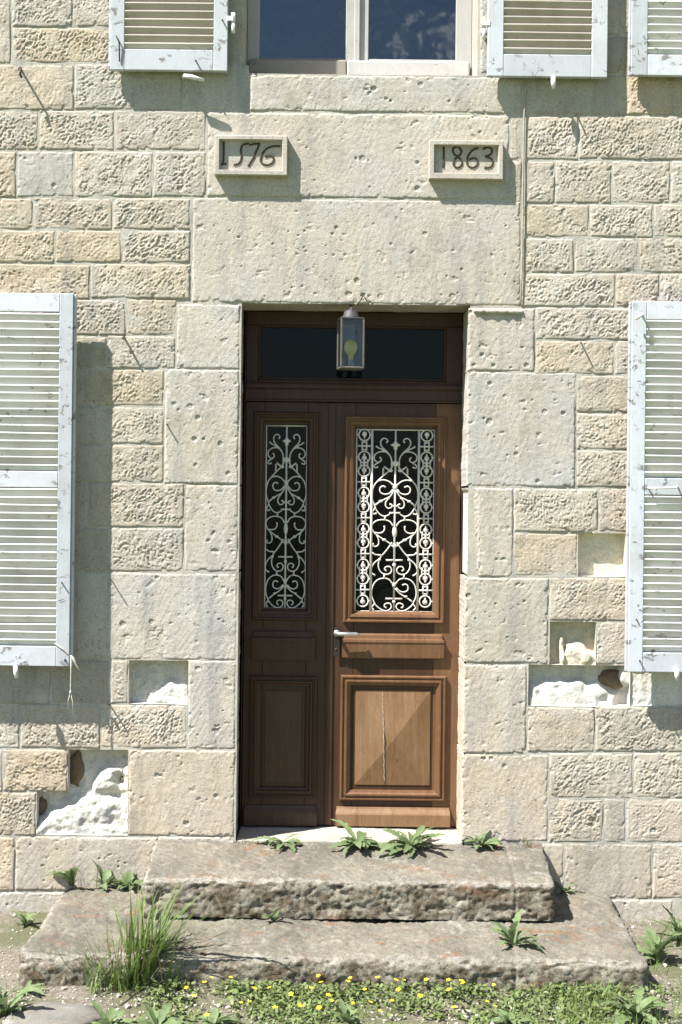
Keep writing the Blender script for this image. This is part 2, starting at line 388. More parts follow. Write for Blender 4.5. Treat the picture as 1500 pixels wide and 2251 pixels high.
def ground_material():
    m, n, l, b = new_mat('gravel_and_turf_ground'); p = wpos(n)
    a = noise(n, l, p, 3.2, 6, 0.6); g = noise(n, l, p, 55, 5, 0.7); f = noise(n, l, p, 220, 4, 0.7)
    soil = mix(n, l, ramp(n, l, g, [(0.35, 0), (0.65, 1)]), (0.10, 0.085, 0.065), (0.23, 0.205, 0.172))
    c = mix(n, l, ramp(n, l, a, [(0.40, 0), (0.56, 0.75)]), soil, (0.085, 0.095, 0.045))
    sep = n.new('ShaderNodeSeparateXYZ'); l.new(p, sep.inputs[0])
    mr = n.new('ShaderNodeMapRange'); mr.inputs[1].default_value = -1.7; mr.inputs[2].default_value = -2.6; l.new(sep.outputs['Y'], mr.inputs[0])
    far = mix(n, l, ramp(n, l, a, [(0.4, 0), (0.7, 1)]), (0.085, 0.125, 0.04), (0.15, 0.16, 0.075))
    c = mix(n, l, mr.outputs[0], c, far)
    c = mix(n, l, 0.5, c, ramp(n, l, f, [(0.3, 0.5), (0.7, 1.4)]), 'MULTIPLY')
    l.new(c, b.inputs['Base Color']); setp(b, rough=0.95, spec=0.1); bump(n, l, b, g, 0.006); return m
M_GROUND = ground_material()
M_PEBBLE = stone_material('pebble_stone', (0.40, 0.35, 0.29), (0.44, 0.41, 0.37), (0.30, 0.23, 0.17), 0.001, 0.2)

# ------------------------------------------------------------------ ground
GZ = 0.035
def gheight(x, y):
    return GZ + 0.012 * perlin(x * 2.2, y * 2.2, 5) + 0.005 * fbm(x * 14, y * 14, 9, 3) * (np.abs(x) < 4) - 0.03 * sstep(0.6, 2.2, -y)
xs = np.concatenate([[-70, -30, -14, -7, -4.2], np.arange(-2.7, 2.71, 0.025), [4.2, 7, 14, 30, 70]])
ys = np.concatenate([[-70, -40, -22, -12, -7, -4.5, -3.2], np.arange(-2.3, 0.2, 0.025), [1, 6, 30]])
GX, GY = np.meshgrid(xs, ys); GH = gheight(GX, GY)
def grid_faces(ny, nx):
    i = np.arange(ny - 1)[:, None] * nx + np.arange(nx - 1)[None, :]
    return np.stack([i, i + 1, i + nx + 1, i + nx], -1).reshape(-1, 4)
gobj = link('ground', mesh_np('ground', np.stack([GX, GY, GH], -1).reshape(-1, 3), grid_faces(len(ys), len(xs)), True), M_GROUND)
tag(gobj, 'pale gravelly ground with patches of turf in front of the house', 'ground', kind='structure')

# ------------------------------------------------------------------ the house
house = empty('stone_house', (0, 0, 0))
tag(house, 'old cream limestone house front with brown double door and pale louvred shutters', 'house')

DOORY = 0.31
XL = rect(524, 668, 527, 1842)[0]; XL = (rect(527, 668, 1028, 1842))[0]
DX0, DX1, DZ0, DZ1 = rect(525, 668, 1028, 1843)                 # door opening in the wall face
WX0, WX1, WZ0, WZ1 = rect(537, -420, 1053, 163)                 # window opening above
NICHES = {                                                       # places where facing stones are missing
    'a': (283, 1452, 412, 1548), 'b1': (149, 1648, 281, 1741), 'b2': (80, 1741, 281, 1836),
    'c': (1271, 1172, 1376, 1267), 'd': (1209, 1367, 1311, 1462), 'e': (1162, 1462, 1386, 1553), 'f': (1386, 1470, 1600, 1553)}
NR = {k: rect(*v) for k, v in NICHES.items()}

# mortar bed behind the stones, with openings left out
holes = [(DX0, DX1, -1, DZ1), (WX0, WX1, WZ0, WZ1)] + list(NR.values())
cx = sorted(set([-6, 6] + [v for h in holes for v in h[:2]])); cz = sorted(set([-0.3, 7.2] + [v for h in holes for v in h[2:] if v > -0.3]))
V, Q = [], []
for i in range(len(cx) - 1):
    for j in range(len(cz) - 1):
        mx_, mz_ = (cx[i] + cx[i + 1]) / 2, (cz[j] + cz[j + 1]) / 2
        if any(h[0] < mx_ < h[1] and h[2] < mz_ < h[3] for h in holes): continue
        nx = max(2, min(400, int((cx[i + 1] - cx[i]) / 0.03) + 2)); nz = max(2, min(260, int((cz[j + 1] - cz[j]) / 0.03) + 2))
        gx, gz = np.meshgrid(np.linspace(cx[i], cx[i + 1], nx), np.linspace(cz[j], cz[j + 1], nz))
        Q.append(grid_faces(nz, nx) + sum(len(v) for v in V))
        V.append(np.stack([gx, 0.0042 + 0.0040 * perlin(gx * 7, gz * 7, 3), gz], -1).reshape(-1, 3))
wall = link('wall', mesh_np('wall', np.concatenate(V), np.concatenate(Q), True), M_MORTAR, house)

TINT = {'c': (1, 1, 1), 'g': (0.975, 0.985, 0.995), 't': (1.0, 0.95, 0.865), 'd': (0.86, 0.855, 0.83), 'w': (1.04, 1.035, 1.025), 'p': (1.0, 0.975, 0.935)}
RES = 0.0055
RES_R, RES_S = 0.0040, 0.0045
def stone(px, kind='r', tint='c', depth=0.03, pits=(), name='stone', amp=1.0, cutfn=None, rnd=0, parent=None):
    x0, x1, z0, z1 = rect(*px) if len(px) == 4 and not isinstance(px[0], float) else px
    seed = int(abs(x0 * 917 + z0 * 3571) * 10) % 9973
    rg = np.random.default_rng(seed)
    RES = RES_R if kind in 'rm' else RES_S
    g = 0.0022; x0 += g; x1 -= g; z0 += g; z1 -= g
    nx = max(4, int((x1 - x0) / RES) + 1); nz = max(4, int((z1 - z0) / RES) + 1)
    X, Z = np.meshgrid(np.linspace(x0, x1, nx), np.linspace(z0, z1, nz))
    dl, dr, db, dt = X - x0, x1 - X, Z - z0, z1 - Z
    d = np.minimum(np.minimum(dl, dr), np.minimum(db, dt))
    # low-frequency waver of the arris
    edge = np.exp(-d / 0.025)
    Xw = X + edge * (0.0026 * perlin(Z * 13, X * 3 + seed, 1) + 0.0012 * perlin(Z * 60, X * 3 + seed, 1)); Zw = Z + edge * (0.0026 * perlin(X * 9, Z * 3 + seed, 2) + 0.0012 * perlin(X * 60, Z * 3 + seed, 2))
    h = 0.0022 * perlin(X * 3.1 + seed, Z * 3.1, 4) + rg.uniform(-0.0015, 0.0015)
    h = h - (0.0036 + 0.0030 * perlin(X * 8 + seed, Z * 8, 61)) * np.clip(1 - d / 0.009, 0, 1) ** 2
    chip = fbm(X * 26 + seed, Z * 26, 11, 3)
    h = h - 0.008 * sstep(0.25, 0.75, chip) * np.exp(-d / 0.014)
    if kind in 'rm':
        th = R(rg.uniform(38, 66)) if rg.random() > 0.15 else R(rg.uniform(100, 140))
        u = X * math.cos(th) + Z * math.sin(th); v = -X * math.sin(th) + Z * math.cos(th)
        wob = 0.010 * perlin(X * 16, Z * 16, seed + 5)
        s = rg.uniform(0.75, 1.45); an = rg.uniform(0.6, 1.5)
        n1 = perlin((u + wob) / (0.030 * s * an), (v + wob) / (0.0135 * s), seed + 6); n2 = perlin(u / 0.016, v / 0.0088, seed + 7)
        n3 = fbm(X / 0.09, Z / 0.09, seed + 8, 2); n4 = perlin(X / 0.009, Z / 0.009, seed + 9)
        n5 = perlin(X / 0.017 + 0.4 * n1, Z / 0.0135, seed + 19)
        mar = rg.uniform(0.011, 0.018)
        mask = sstep(mar, mar + 0.012, d + 0.006 * perlin(X * 30, Z * 30, seed + 10))
        a = 0.0036 * amp * rg.uniform(0.75, 1.25) * (0.55 if kind == 'm' else 1.0) * (0.50 + 0.70 * sstep(-0.55, 0.35, fbm(X / 0.13 + seed, Z / 0.13, 71, 2)))
        body = np.where(n1 > 0, n1 * 0.75, n1 * 1.15)
        h = h + mask * (0.0012 + a * (0.75 * body + 0.6 * n2 + 0.5 * n4 - 0.9 * sstep(0.22, 0.6, n5)) + 0.0022 * n3)
        npit = int((x1 - x0) * (z1 - z0) * 14 * rg.uniform(0.3, 1.6)); rmax = 0.013
    else:
        h = h + 0.0008 * fbm(X * 40, Z * 40, seed + 3, 3) * amp
        # dressing strokes
        th = R(rg.uniform(50, 70)); v = -X * math.sin(th) + Z * math.cos(th); u = X * math.cos(th) + Z * math.sin(th)
        h = h + 0.0007 * amp * perlin(u / 0.07, v / 0.012, seed + 12) * sstep(0.0, 0.4, perlin(X * 5, Z * 5, seed + 13) + 0.25)
        npit = int((x1 - x0) * (z1 - z0) * 120 * rg.uniform(0.3, 1.7)); rmax = 0.0075
        # soft eroded patches
        er = fbm(X * 11 + seed, Z * 17, seed + 14, 4, 0.6)
        h = h - 0.0040 * amp * sstep(0.70, 1.1, er)
    dx, dz = (x1 - x0) / (nx - 1), (z1 - z0) / (nz - 1)
    def pit(cx_, cz_, rx, rz, dep):
        i0, i1 = int((cx_ - 1.6 * rx - x0) / dx), int((cx_ + 1.6 * rx - x0) / dx) + 2; j0, j1 = int((cz_ - 1.6 * rz - z0) / dz), int((cz_ + 1.6 * rz - z0) / dz) + 2
        i0, j0 = max(i0, 0), max(j0, 0)
        if i0 >= nx or j0 >= nz or i1 <= 0 or j1 <= 0: return
        xx, zz = X[j0:j1, i0:i1], Z[j0:j1, i0:i1]
        q = np.sqrt(((xx - cx_) / rx) ** 2 + ((zz - cz_) / rz) ** 2) * (1 + 0.22 * perlin(xx * 70, zz * 70, seed + 15))
        if rx > 0.019:      # an eroded patch rather than a hole
            er_ = fbm(xx * 24, zz * 44, seed + 16, 4, 0.65)
            h[j0:j1, i0:i1] -= dep * (1 - sstep(0.15, 1.1, q)) * np.clip(0.35 + 1.5 * er_, 0, 1.5)
        else: h[j0:j1, i0:i1] -= dep * (1 - sstep(0.45, 1.05, q))
    for k in range(npit):
        r = 0.0032 + (rmax - 0.0032) * rg.random() ** 3.5
        if k % 6 == 0 or rg.random() < 0.12: cpx, cpz, csp = rg.uniform(x0, x1), rg.uniform(z0, z1), rg.uniform(0.015, 0.09)
        pit(rg.normal(cpx, csp * 1.5), rg.normal(cpz, csp), r * rg.uniform(0.8, 1.7), r * rg.uniform(0.7, 1.1), r * rg.uniform(0.7, 1.4))
    for k in range(rg.integers(0, 3)):      # knocked corners and edges
        pit(x0 if rg.random() < .5 else x1, rg.uniform(z0, z1) if rg.random() < .4 else (z0 if rg.random() < .5 else z1), rg.uniform(.02, .05), rg.uniform(.012, .03), rg.uniform(.006, .012))
    for (ppx, ppy, rr, dep) in pits:
        a_, b_ = W(ppx, ppy); pit(a_, b_, rr * rg.uniform(0.9, 1.15), rr * rg.uniform(0.85, 1.1), dep)
    if cutfn is not None: Xw, h = cutfn(Xw, Z, h, x0, x1)
    front = np.stack([Xw, -h, Zw], -1).reshape(-1, 3)
    border = np.concatenate([np.arange(nx), np.arange(1, nz) * nx + nx - 1, (nz - 1) * nx + np.arange(nx - 2, -1, -1), np.arange(nz - 2, 0, -1) * nx])
    back = front[border].copy(); nb = len(border)
    rows = [front]; ring = border; Q = [grid_faces(nz, nx)]; base = len(front)
    levels = [depth] if depth < 0.1 else [0.02, 0.07, 0.14, 0.21, depth]
    for yl in levels:
        bk = back.copy(); bk[:, 1] = yl
        if depth > 0.1:
            bk[:, 0] += 0.0016 * perlin(bk[:, 2] * 18, bk[:, 1] * 30 + seed, 21)
        rows.append(bk); nr = base + np.arange(nb); base += nb
        Q.append(np.stack([ring, nr, np.roll(nr, -1), np.roll(ring, -1)], -1)); ring = nr
    V = np.concatenate(rows); Q = np.concatenate(Q)
    sm = np.zeros(len(Q), bool); sm[:(nz - 1) * (nx - 1)] = True
    o = obj_np(name, V, Q, M_ROUGH if kind in 'rm' else M_SMOOTH, parent or wall, sm)
    t = TINT[tint]; j = rg.uniform(0.95, 1.05)
    wv = rg.uniform(-0.025, 0.025)
    o.color = (t[0] * j * (1 + wv), t[1] * j, t[2] * j * (1 - wv), 1)
    return o

S = []   # (px rectangle, kind, tint)
def row(y0, y1, *cells):
    for c in cells:
        S.append(((c[0], y0, c[1], y1), c[2] if len(c) > 2 else 'r', c[3] if len(c) > 3 else 'c'))
# left of the door, from the top
row(-60, 138, (-95, 24, 'm', 'g'))
row(-60, 58, (26, 159), (161, 300))
row(60, 138, (26, 330, 'r', 't'))
row(141, 240, (-95, 162, 'm', 'p'), (164, 400, 'r', 'g'), (402, 548, 's', 'c'))
row(-60, 138, (332, 438, 'r'), (440, 536, 's', 'd'))
row(242, 329, (-95, 84), (86, 251, 'r', 'g'), (253, 453, 'r', 'c'))
row(332, 432, (-95, 35, 'r', 't'), (37, 162, 's', 'g'), (164, 335, 'r', 'c'), (337, 453, 'r', 'g'))
row(435, 504, (-95, 72, 'm', 't'), (74, 247, 'r', 'p'), (249, 418, 'r', 'p'))
row(506, 577, (-95, 120, 'r', 't'), (122, 267, 'm', 't'), (269, 418, 'r', 'p'))
row(580, 656, (-95, 197, 'r', 't'), (199, 418, 'r', 'p'))
row(658, 736, (60, 276), (278, 388, 'r', 'p'))
row(738, 810, (60, 234, 'm', 'd'), (236, 386))
row(812, 892, (60, 183), (185, 360, 'r', 't'))
row(894, 976, (60, 234, 's', 'c'), (236, 360))
row(978, 1060, (60, 238, 's', 'p'), (240, 360, 'r', 'p'))
row(1062, 1159, (60, 193, 's'), (195, 404))
row(1161, 1257, (60, 236, 's', 'd'), (238, 404))
row(1259, 1450, (60, 165, 's', 'd'))
row(1452, 1547, (-95, 111, 's', 'd'), (113, 241, 'm', 'd'), (243, 282, 'r'))
row(1549, 1645, (-95, 43), (45, 220), (222, 411))
row(1648, 1740, (-95, 5, 'r'), (7, 148, 'r', 't'))
row(1742, 1837, (-95, 79, 'r', 't'))
row(1840, 1959, (-95, 32, 'm', 't'), (34, 346, 's', 'p'), (348, 514, 's', 'p'))
row(1961, 2100, (-95, 140, 's', 'p'), (142, 330, 's', 'p'))
# right of the door, from the top
row(-60, 75, (1056, 1150, 's'), (1152, 1362), (1364, 1600))
row(78, 160, (1056, 1150, 's'), (1152, 1380, 'm', 'd'), (1382, 1600))
row(163, 252, (1150, 1378, 's', 'd'), (1380, 1600, 'r', 't'))
row(255, 350, (1122, 1147, 'r'), (1155, 1271), (1273, 1600, 'r', 'p'))
row(353, 446, (1122, 1147, 'm'), (1155, 1220), (1222, 1345, 'r', 'p'), (1347, 1474), (1476, 1600))
row(449, 521, (1152, 1295, 'm', 't'), (1297, 1436), (1438, 1600))
row(523, 599, (1150, 1262), (1264, 1404), (1406, 1600, 'r', 'p'))
row(601, 674, (1148, 1353), (1355, 1450, 'r', 'p'), (1452, 1600))
row(676, 747, (1178, 1440))
row(749, 823, (1178, 1351, 'm', 'p'), (1353, 1440))
row(826, 907, (1268, 1440, 'm', 'd'))
row(909, 988, (1268, 1440, 'r', 'w'))
row(990, 1071, (1268, 1440, 'r', 'p'))
row(1074, 1170, (1130, 1315, 'r', 'p'), (1317, 1440))
row(1172, 1267, (1130, 1270, 'm', 'p'), (1377, 1440))
row(1270, 1365, (1208, 1440, 'r', 'p'))
row(1367, 1461, (1312, 1440, 'm'))
row(1555, 1654, (1160, 1308, 'm', 'p'), (1310, 1600, 'r', 'p'))
row(1656, 1755, (1208, 1392, 'r', 'p'), (1394, 1600, 'r', 'p'))
row(1757, 1853, (1208, 1327, 'r', 'p'), (1329, 1376, 'm', 'g'), (1378, 1600, 'm', 'p'))
row(1855, 1976, (1192, 1240, 's', 't'), (1242, 1434, 's', 't'), (1436, 1600, 'm', 'p'))
row(1978, 2090, (1330, 1480, 's', 'p'), (1482, 1600, 's', 'p'))
# plain margins that run on past the picture
for (a, b) in ((-60, 138), (141, 240), (242, 329), (332, 432), (435, 504), (506, 577), (580, 656), (1452, 1547), (1549, 1645), (1648, 1740), (1742, 1837), (1840, 1959)):
    row(a, b, (-300, -97))
for (a, b) in ((-60, 75), (78, 160), (163, 252), (255, 350), (353, 446), (449, 521), (523, 599), (601, 674), (1555, 1654), (1656, 1755), (1757, 1853), (1855, 1976)):
    row(a, b, (1602, 1790))
row(-160, -62, (-300, -40), (-38, 150), (152, 340), (342, 536), (1056, 1240), (1242, 1420), (1422, 1790))
row(-270, -162, (-300, -120), (-118, 100), (102, 300), (302, 536), (1056, 1300), (1302, 1500), (1502, 1790))
PITS = {(236, 738): [(290, 775, .012, .01)], (337, 332): [(396, 415, .016, .014)], (37, 332): [(118, 407, .012, .01)], (199, 580): [(270, 590, .014, .01)],
        (1148, 601): [(1338, 635, .013, .02), (1325, 660, .012, .012)], (1208, 1757): [(1302, 1808, .03, .016)], (1378, 1757): [(1437, 1826, .017, .014)],
        (1152, 449): [(1240, 464, .014, .012), (1272, 500, .014, .012)], (1353, 749): [(1356, 752, .011, .03)], (-95, 141): [(45, 152, .01, .015)]}
for (r_, k_, t_) in S:
    stone(r_, k_, t_, depth=0.36 if (r_[0], r_[1]) == (348, 1840) else 0.03, pits=PITS.get((r_[0], r_[1]), ()))

# dressed blocks: lintel, date course, sill and the door quoins, which run back to the door
stone((550, 166, 1148, 246), 's', 'c', pits=[(810, 198, .03, .012), (822, 195, .014, .02), (898, 175, .012, .01), (925, 185, .014, .012), (988, 222, .01, .008)], name='sill_stone', depth=0.10)
stone((456, 249, 1120, 435), 's', 'c', pits=[(797, 348, .016, .02), (783, 348, .007, .01), (918, 357, .011, .012), (918, 417, .02, .012), (918, 412, .012, .01)], name='date_stone')
stone((423, 438, 1145, 668), 's', 'c', depth=0.36, name='lintel', pits=[(785, 617, .014, .03), (767, 646, .014, .03), (799, 648, .012, .03), (837, 652, .013, .03), (995, 651, .014, .03), (740, 500, .012, .012), (935, 513, .012, .008), (860, 536, .007, .008)], amp=0.9)
for (px_, t_, pp) in (((389, 669, 527, 810), 'w', []), ((362, 812, 525, 1064), 'w', [(382, 888, .011, .014), (418, 893, .014, .016), (435, 918, .013, .016), (428, 965, .013, .02), (485, 975, .013, .015), (448, 965, .009, .01), (502, 1040, .012, .016), (430, 1022, .01, .01)]),
                     ((406, 1066, 523, 1257), 'g', [(465, 1119, .008, .012), (470, 1170, .008, .012), (473, 1214, .024, .012), (458, 1188, .008, .012), (504, 1191, .009, .012)]),
                     ((167, 1259, 521, 1450), 'c', [(270, 1372, .015, .014), (333, 1367, .013, .016), (345, 1395, .05, .008), (340, 1428, .06, .012), (350, 1430, .04, .008), (365, 1408, .02, .01), (345, 1270, .01, .012), (507, 1300, .02, .012)]),
                     ((413, 1452, 518, 1647), 'c', [(477, 1604, .024, .05), (435, 1470, .012, .012), (497, 1495, .012, .01)]),
                     ((282, 1649, 516, 1838), 't', [(350, 1705, .03, .008), (410, 1810, .016, .012), (475, 1750, .012, .014)])):
    stone(px_, 's', t_, depth=0.36, name='quoin', pits=pp)
def broken_arris(Xw, Z, h, x0, x1):
    # the arris of this block is spalled along the door
    t = (Z - Z.min()) / (Z.max() - Z.min())
    cut = 0.012 + 0.036 * (1 - t) ** 1.2 + 0.006 * perlin(Z * 40, Z * 0 + 3.3, 31) + 0.004 * perlin(Z * 110, Z * 0 + 1.3, 32)
    cut = cut * sstep(0.0, 0.08, 1 - t)
    k = np.exp(-(Xw - x0) / 0.09)
    Xn = Xw + cut * k
    dd = Xw - x0
    h2 = h - 0.010 * sstep(0.06, 0.0, dd - 0.012 * perlin(Z * 60, Xw * 60, 33)) - 0.008 * sstep(0.35, 0.8, fbm(Xw * 55, Z * 22, 34, 3)) * sstep(0.09, 0.0, dd)
    return Xn, h2
for (px_, t_, pp, cf) in (((1029, 677, 1176, 816), 'w', [(1060, 780, .011, .012), (1085, 803, .011, .012), (1158, 803, .014, .014), (1042, 802, .009, .012)], None),
                     ((1026, 818, 1266, 1070), 'g', [(1076, 926, .017, .03), (1065, 920, .009, .012), (1198, 905, .012, .016), (1239, 908, .011, .016), (1078, 843, .012, .012), (1136, 998, .013, .012), (1254, 846, .01, .012), (1183, 1058, .012, .012), (1110, 871, .009, .01), (1060, 1042, .009, .012)], None),
                     ((1024, 1072, 1128, 1268), 'g', [], broken_arris),
                     ((1021, 1270, 1206, 1458), 'p', [(1165, 1445, .02, .01), (1030, 1310, .014, .012), (1153, 1322, .008, .012)], None),
                     ((1018, 1460, 1158, 1657), 'p', [], None),
                     ((1015, 1659, 1206, 1850), 'p', [(1103, 1755, .013, .016), (1066, 1668, .01, .014), (1081, 1668, .009, .014), (1110, 1684, .011, .01)], None)):
    stone(px_, 's', t_, depth=0.36, name='quoin', pits=pp, cutfn=cf)
fa, fb, fc, fd = rect(1024, 1074, 1060, 1266)
sp = slab_fill = MB().box(DX1 + .0015, fb, 0.035, 0.35, fc, fd, 0.006).build('plaster_fill', M_PLASTER, wall)
# window jamb returns
for (a, b) in ((WX0 - 0.004, WX0), (WX1, WX1 + 0.004)):
    pass
mb = MB(); mb.box(WX0 - 0.06, WX0, 0.02, 0.46, WZ0, WZ1 + 0.0, 0.002); mb.build('window_reveal', M_SMOOTH, house)
mb = MB(); mb.box(WX1, WX1 + 0.06, 0.02, 0.46, WZ0, WZ1, 0.002); mb.build('window_reveal', M_SMOOTH, house)
mb = MB(); mb.box(WX0 - 0.05, WX1 + 0.05, 0.011, 0.46, WZ0 - 0.05, WZ0 - 0.002, 0.004); mb.build('window_sill', M_SMOOTH, house)

# niches: missing facing stones with old plaster and rubble inside
def niche(key, depthfn, mat=M_PLASTER, lumps=(), name='plaster_patch', rough=0.006, seed=1, tint=(1, 1, 1), world=None, rimkeep=None):
    x0, x1, z0, z1 = NR[key]
    nx = int((x1 - x0) / 0.005) + 2; nz = int((z1 - z0) / 0.005) + 2
    X, Z = np.meshgrid(np.linspace(x0, x1, nx), np.linspace(z0, z1, nz))
    u, v = (X - x0) / (x1 - x0), (Z - z0) / (z1 - z0)
    dep = depthfn(u, v) if world is None else world(X, Z)
    for (cu, cv, ru, rv, hh) in lumps:
        q = np.sqrt(((u - cu) / ru) ** 2 + ((v - cv) / rv) ** 2) + 0.25 * perlin(X * 15, Z * 15, seed + 3)
        dep = dep - hh * (1 - sstep(0.45, 1.0, q))
    dep = dep + rough * fbm(X * 28, Z * 28, seed, 4, 0.6) * 0.5
    dep = np.maximum(dep, 0.001)
    front = np.stack([X, dep, Z], -1).reshape(-1, 3)
    border = np.concatenate([np.arange(nx), np.arange(1, nz) * nx + nx - 1, (nz - 1) * nx + np.arange(nx - 2, -1, -1), np.arange(nz - 2, 0, -1) * nx])
    rim = front[border].copy(); rim[:, 1] = 0.003; nb = len(border); nr = len(front) + np.arange(nb)
    Qs = np.stack([border, nr, np.roll(nr, -1), np.roll(border, -1)], -1)
    if rimkeep is not None: Qs = Qs[rimkeep(front[border])]
    V = np.concatenate([front, rim]); Qf = np.concatenate([grid_faces(nz, nx), Qs])
    sm = np.zeros(len(Qf), bool); sm[:(nz - 1) * (nx - 1)] = True
    o = obj_np(name, V, Qf, mat, wall, sm); o.color = (*tint, 1); return o
niche('a', lambda u, v: 0.066 - 0.01 * sstep(0.2, 0.0, v) + 0.004 * u, lumps=[(0.78, 0.12, 0.42, 0.42, 0.040)], seed=41, rough=0.008)
def b_depth(X, Z):
    px = XH + (X / DIST * CR + (Z - CAMZ) / DIST * SR) * F; py = YH - ((Z - CAMZ) / DIST * CR - X / DIST * SR) * F
    yl = np.interp(px, [70, 95, 160, 196, 212, 232, 285], [1812, 1792, 1757, 1746, 1704, 1688, 1676]) + 7 * perlin(px / 17, py / 17, 91)
    S_ = sstep(-14, 26, py - yl)
    hol = np.exp(-((px - 262) / 14) ** 2 - ((py - 1716) / 16) ** 2) + 0.9 * np.exp(-((px - 250) / 30) ** 2 - ((py - 1750) / 12) ** 2)
    return 0.084 - 0.072 * S_ + 0.045 * hol - 0.013 * fbm(X * 9, Z * 9, 92, 3)
for key_, keep_ in (('b1', lambda p: p[:, 2] > NR['b1'][2] + .004), ('b2', lambda p: ~((p[:, 2] > NR['b2'][3] - .004) & (p[:, 0] > NR['b1'][0])))):
    niche(key_, None, seed=43, rough=0.005, world=b_depth, rimkeep=keep_)
niche('c', lambda u, v: 0.062 + 0 * u, seed=47, rough=0.004, tint=(1.2, 1.16, 1.06))
niche('d', lambda u, v: 0.060 + 0 * u, lumps=[(0.55, 0.1, 0.35, 0.5, 0.045), (0.28, 0.35, 0.07, 0.45, 0.035), (0.9, 0.05, 0.2, 0.3, 0.05)], seed=49, rough=0.008, tint=(0.9, 0.85, 0.74))
niche('e', lambda u, v: 0.075 + 0.02 * sstep(0.75, 0.9, u), lumps=[(0.42, 0.10, 0.62, 0.62, 0.060), (0.98, 0.75, 0.1, 0.4, 0.08)], seed=51, rough=0.004)
niche('f', lambda u, v: 0.014 + 0 * u, seed=53, rough=0.006)
# brown rubble stones showing in two of the niches
def rubble(px, py, Y, rx, ry, rz, mat, seed, name='rubble_stone', tint=(1, 1, 1), parent=None):
    bm = bmesh.new(); bmesh.ops.create_icosphere(bm, subdivisions=3, radius=1)
    x, z = W(px, py, Y)
    for v in bm.verts:
        k = 1 + 0.22 * float(perlin(v.co.x * 1.7 + seed, v.co.z * 1.7 + v.co.y, seed)) + 0.08 * float(perlin(v.co.x * 6, v.co.z * 6 + seed, seed + 1))
        v.co = Vector((v.co.x * rx, v.co.y * ry, v.co.z * rz)) * k
    me = bpy.data.meshes.new(name); bm.to_mesh(me); bm.free(); me.polygons.foreach_set('use_smooth', [True] * len(me.polygons))
    o = link(name, me, mat, parent or wall, (x, Y, z)); o.color = (*tint, 1); return o
M_BROWN = stone_material('brown_rubble', (0.20, 0.14, 0.085), (0.17, 0.13, 0.09), (0.09, 0.06, 0.04), 0.003, 0.5)
rubble(168, 1690, 0.085, 0.040, 0.03, 0.085, M_BROWN, 61)
rubble(90, 1772, 0.09, 0.03, 0.03, 0.05, M_BROWN, 62)
rubble(1345, 1492, 0.085, 0.085, 0.045, 0.05, M_BROWN, 63)
rubble(272, 1715, 0.075, 0.02, 0.03, 0.03, M_BROWN, 64)
# mortar smear under the lintel's right end
mb = MB(); x0, z0 = W(1042, 692); x1, z1 = W(1150, 676)
smear = []
for k in range(16):
    t = k / 15; smear.append((x0 + (x1 - x0) * t, -0.004 + 0.003 * math.sin(k * 1.9), (z0 + z1) / 2 - 0.004 * t + 0.003 * math.sin(k * 2.7)))
mb.tube(smear, [0.004 + 0.011 * math.sin(math.pi * min(1, (k + 2) / 18)) ** 0.5 for k in range(16)], 7); mb.build('mortar_smear', M_MORTAR, house)

# date plaques
def plaque(outer, inner, strokes, label):
    p = -0.046; x0, x1, z0, z1 = rect(*outer, p); a0, a1, c0, c1 = rect(*inner, p)
    mb = MB(); v = []
    pr = [(0, 0.004, 0), (0, p + 0.003, 0), (0.003, p, 0), ]
    def ring(xa, xb, za, zb, y): return [(xa, y, za), (xb, y, za), (xb, y, zb), (xa, y, zb)]
    rings = [ring(x0, x1, z0, z1, 0.004), ring(x0, x1, z0, z1, p + 0.003), ring(x0 + .003, x1 - .003, z0 + .003, z1 - .003, p), ring(a0 - .002, a1 + .002, c0 - .002, c1 + .002, p),
             ring(a0, a1, c0, c1, p + 0.003), ring(a0 + .003, a1 - .003, c0 + .003, c1 - .003, -0.016)]
    vs = [q for r in rings for q in r]; fs = []
    for a in range(len(rings) - 1):
        for k in range(4):
            k2 = (k + 1) % 4; fs.append((a * 4 + k, a * 4 + k2, (a + 1) * 4 + k2, (a + 1) * 4 + k))
    n = (len(rings) - 1) * 4; fs.append((n, n + 1, n + 2, n + 3))
    mb.add(vs, fs); o = mb.build('date_plaque', M_SMOOTH, house); o['label'] = label
    for st in strokes:
        mb = MB()
        for s in st:
            pts = [(*W(q[0], q[1], -0.017), 0) for q in s]
            pts = catmull([(q[0], -0.0155, q[1]) for q in pts], 0.2)
            mb.tube(pts, 0.0058, 6)
        mb.build('carved_numeral', M_CUT, o)
plaque((472, 297, 632, 384), (482, 306, 621, 373),
       [[[(492, 311), (492, 335), (491, 359)], [(486, 361), (498, 360)]],
        [[(548, 315), (534, 318), (530, 328), (531, 345), (526, 358), (514, 362)]],
        [[(549, 319), (558, 316), (571, 315)], [(571, 315), (560, 340), (546, 365)]],
        [[(616, 321), (602, 321), (587, 326), (577, 338), (573, 350), (577, 359), (588, 362), (599, 357), (602, 347), (594, 341), (582, 344)]]], 'raised stone plaque carved 1576')
plaque((944, 308, 1107, 393), (955, 318, 1097, 380),
       [[[(976, 322), (976, 345), (975, 368)]],
        [[(1015, 330), (1007, 322), (997, 326), (998, 337), (1008, 345), (1016, 356), (1012, 366), (1002, 367), (997, 358), (1003, 347), (1013, 338), (1015, 330)]],
        [[(1052, 325), (1042, 328), (1032, 338), (1027, 352), (1030, 364), (1040, 368), (1049, 362), (1050, 352), (1042, 347), (1031, 351)]],
        [[(1062, 328), (1072, 323), (1081, 327), (1080, 338), (1068, 344), (1080, 348), (1084, 358), (1078, 367), (1065, 368)]]], 'raised stone plaque carved 1863')

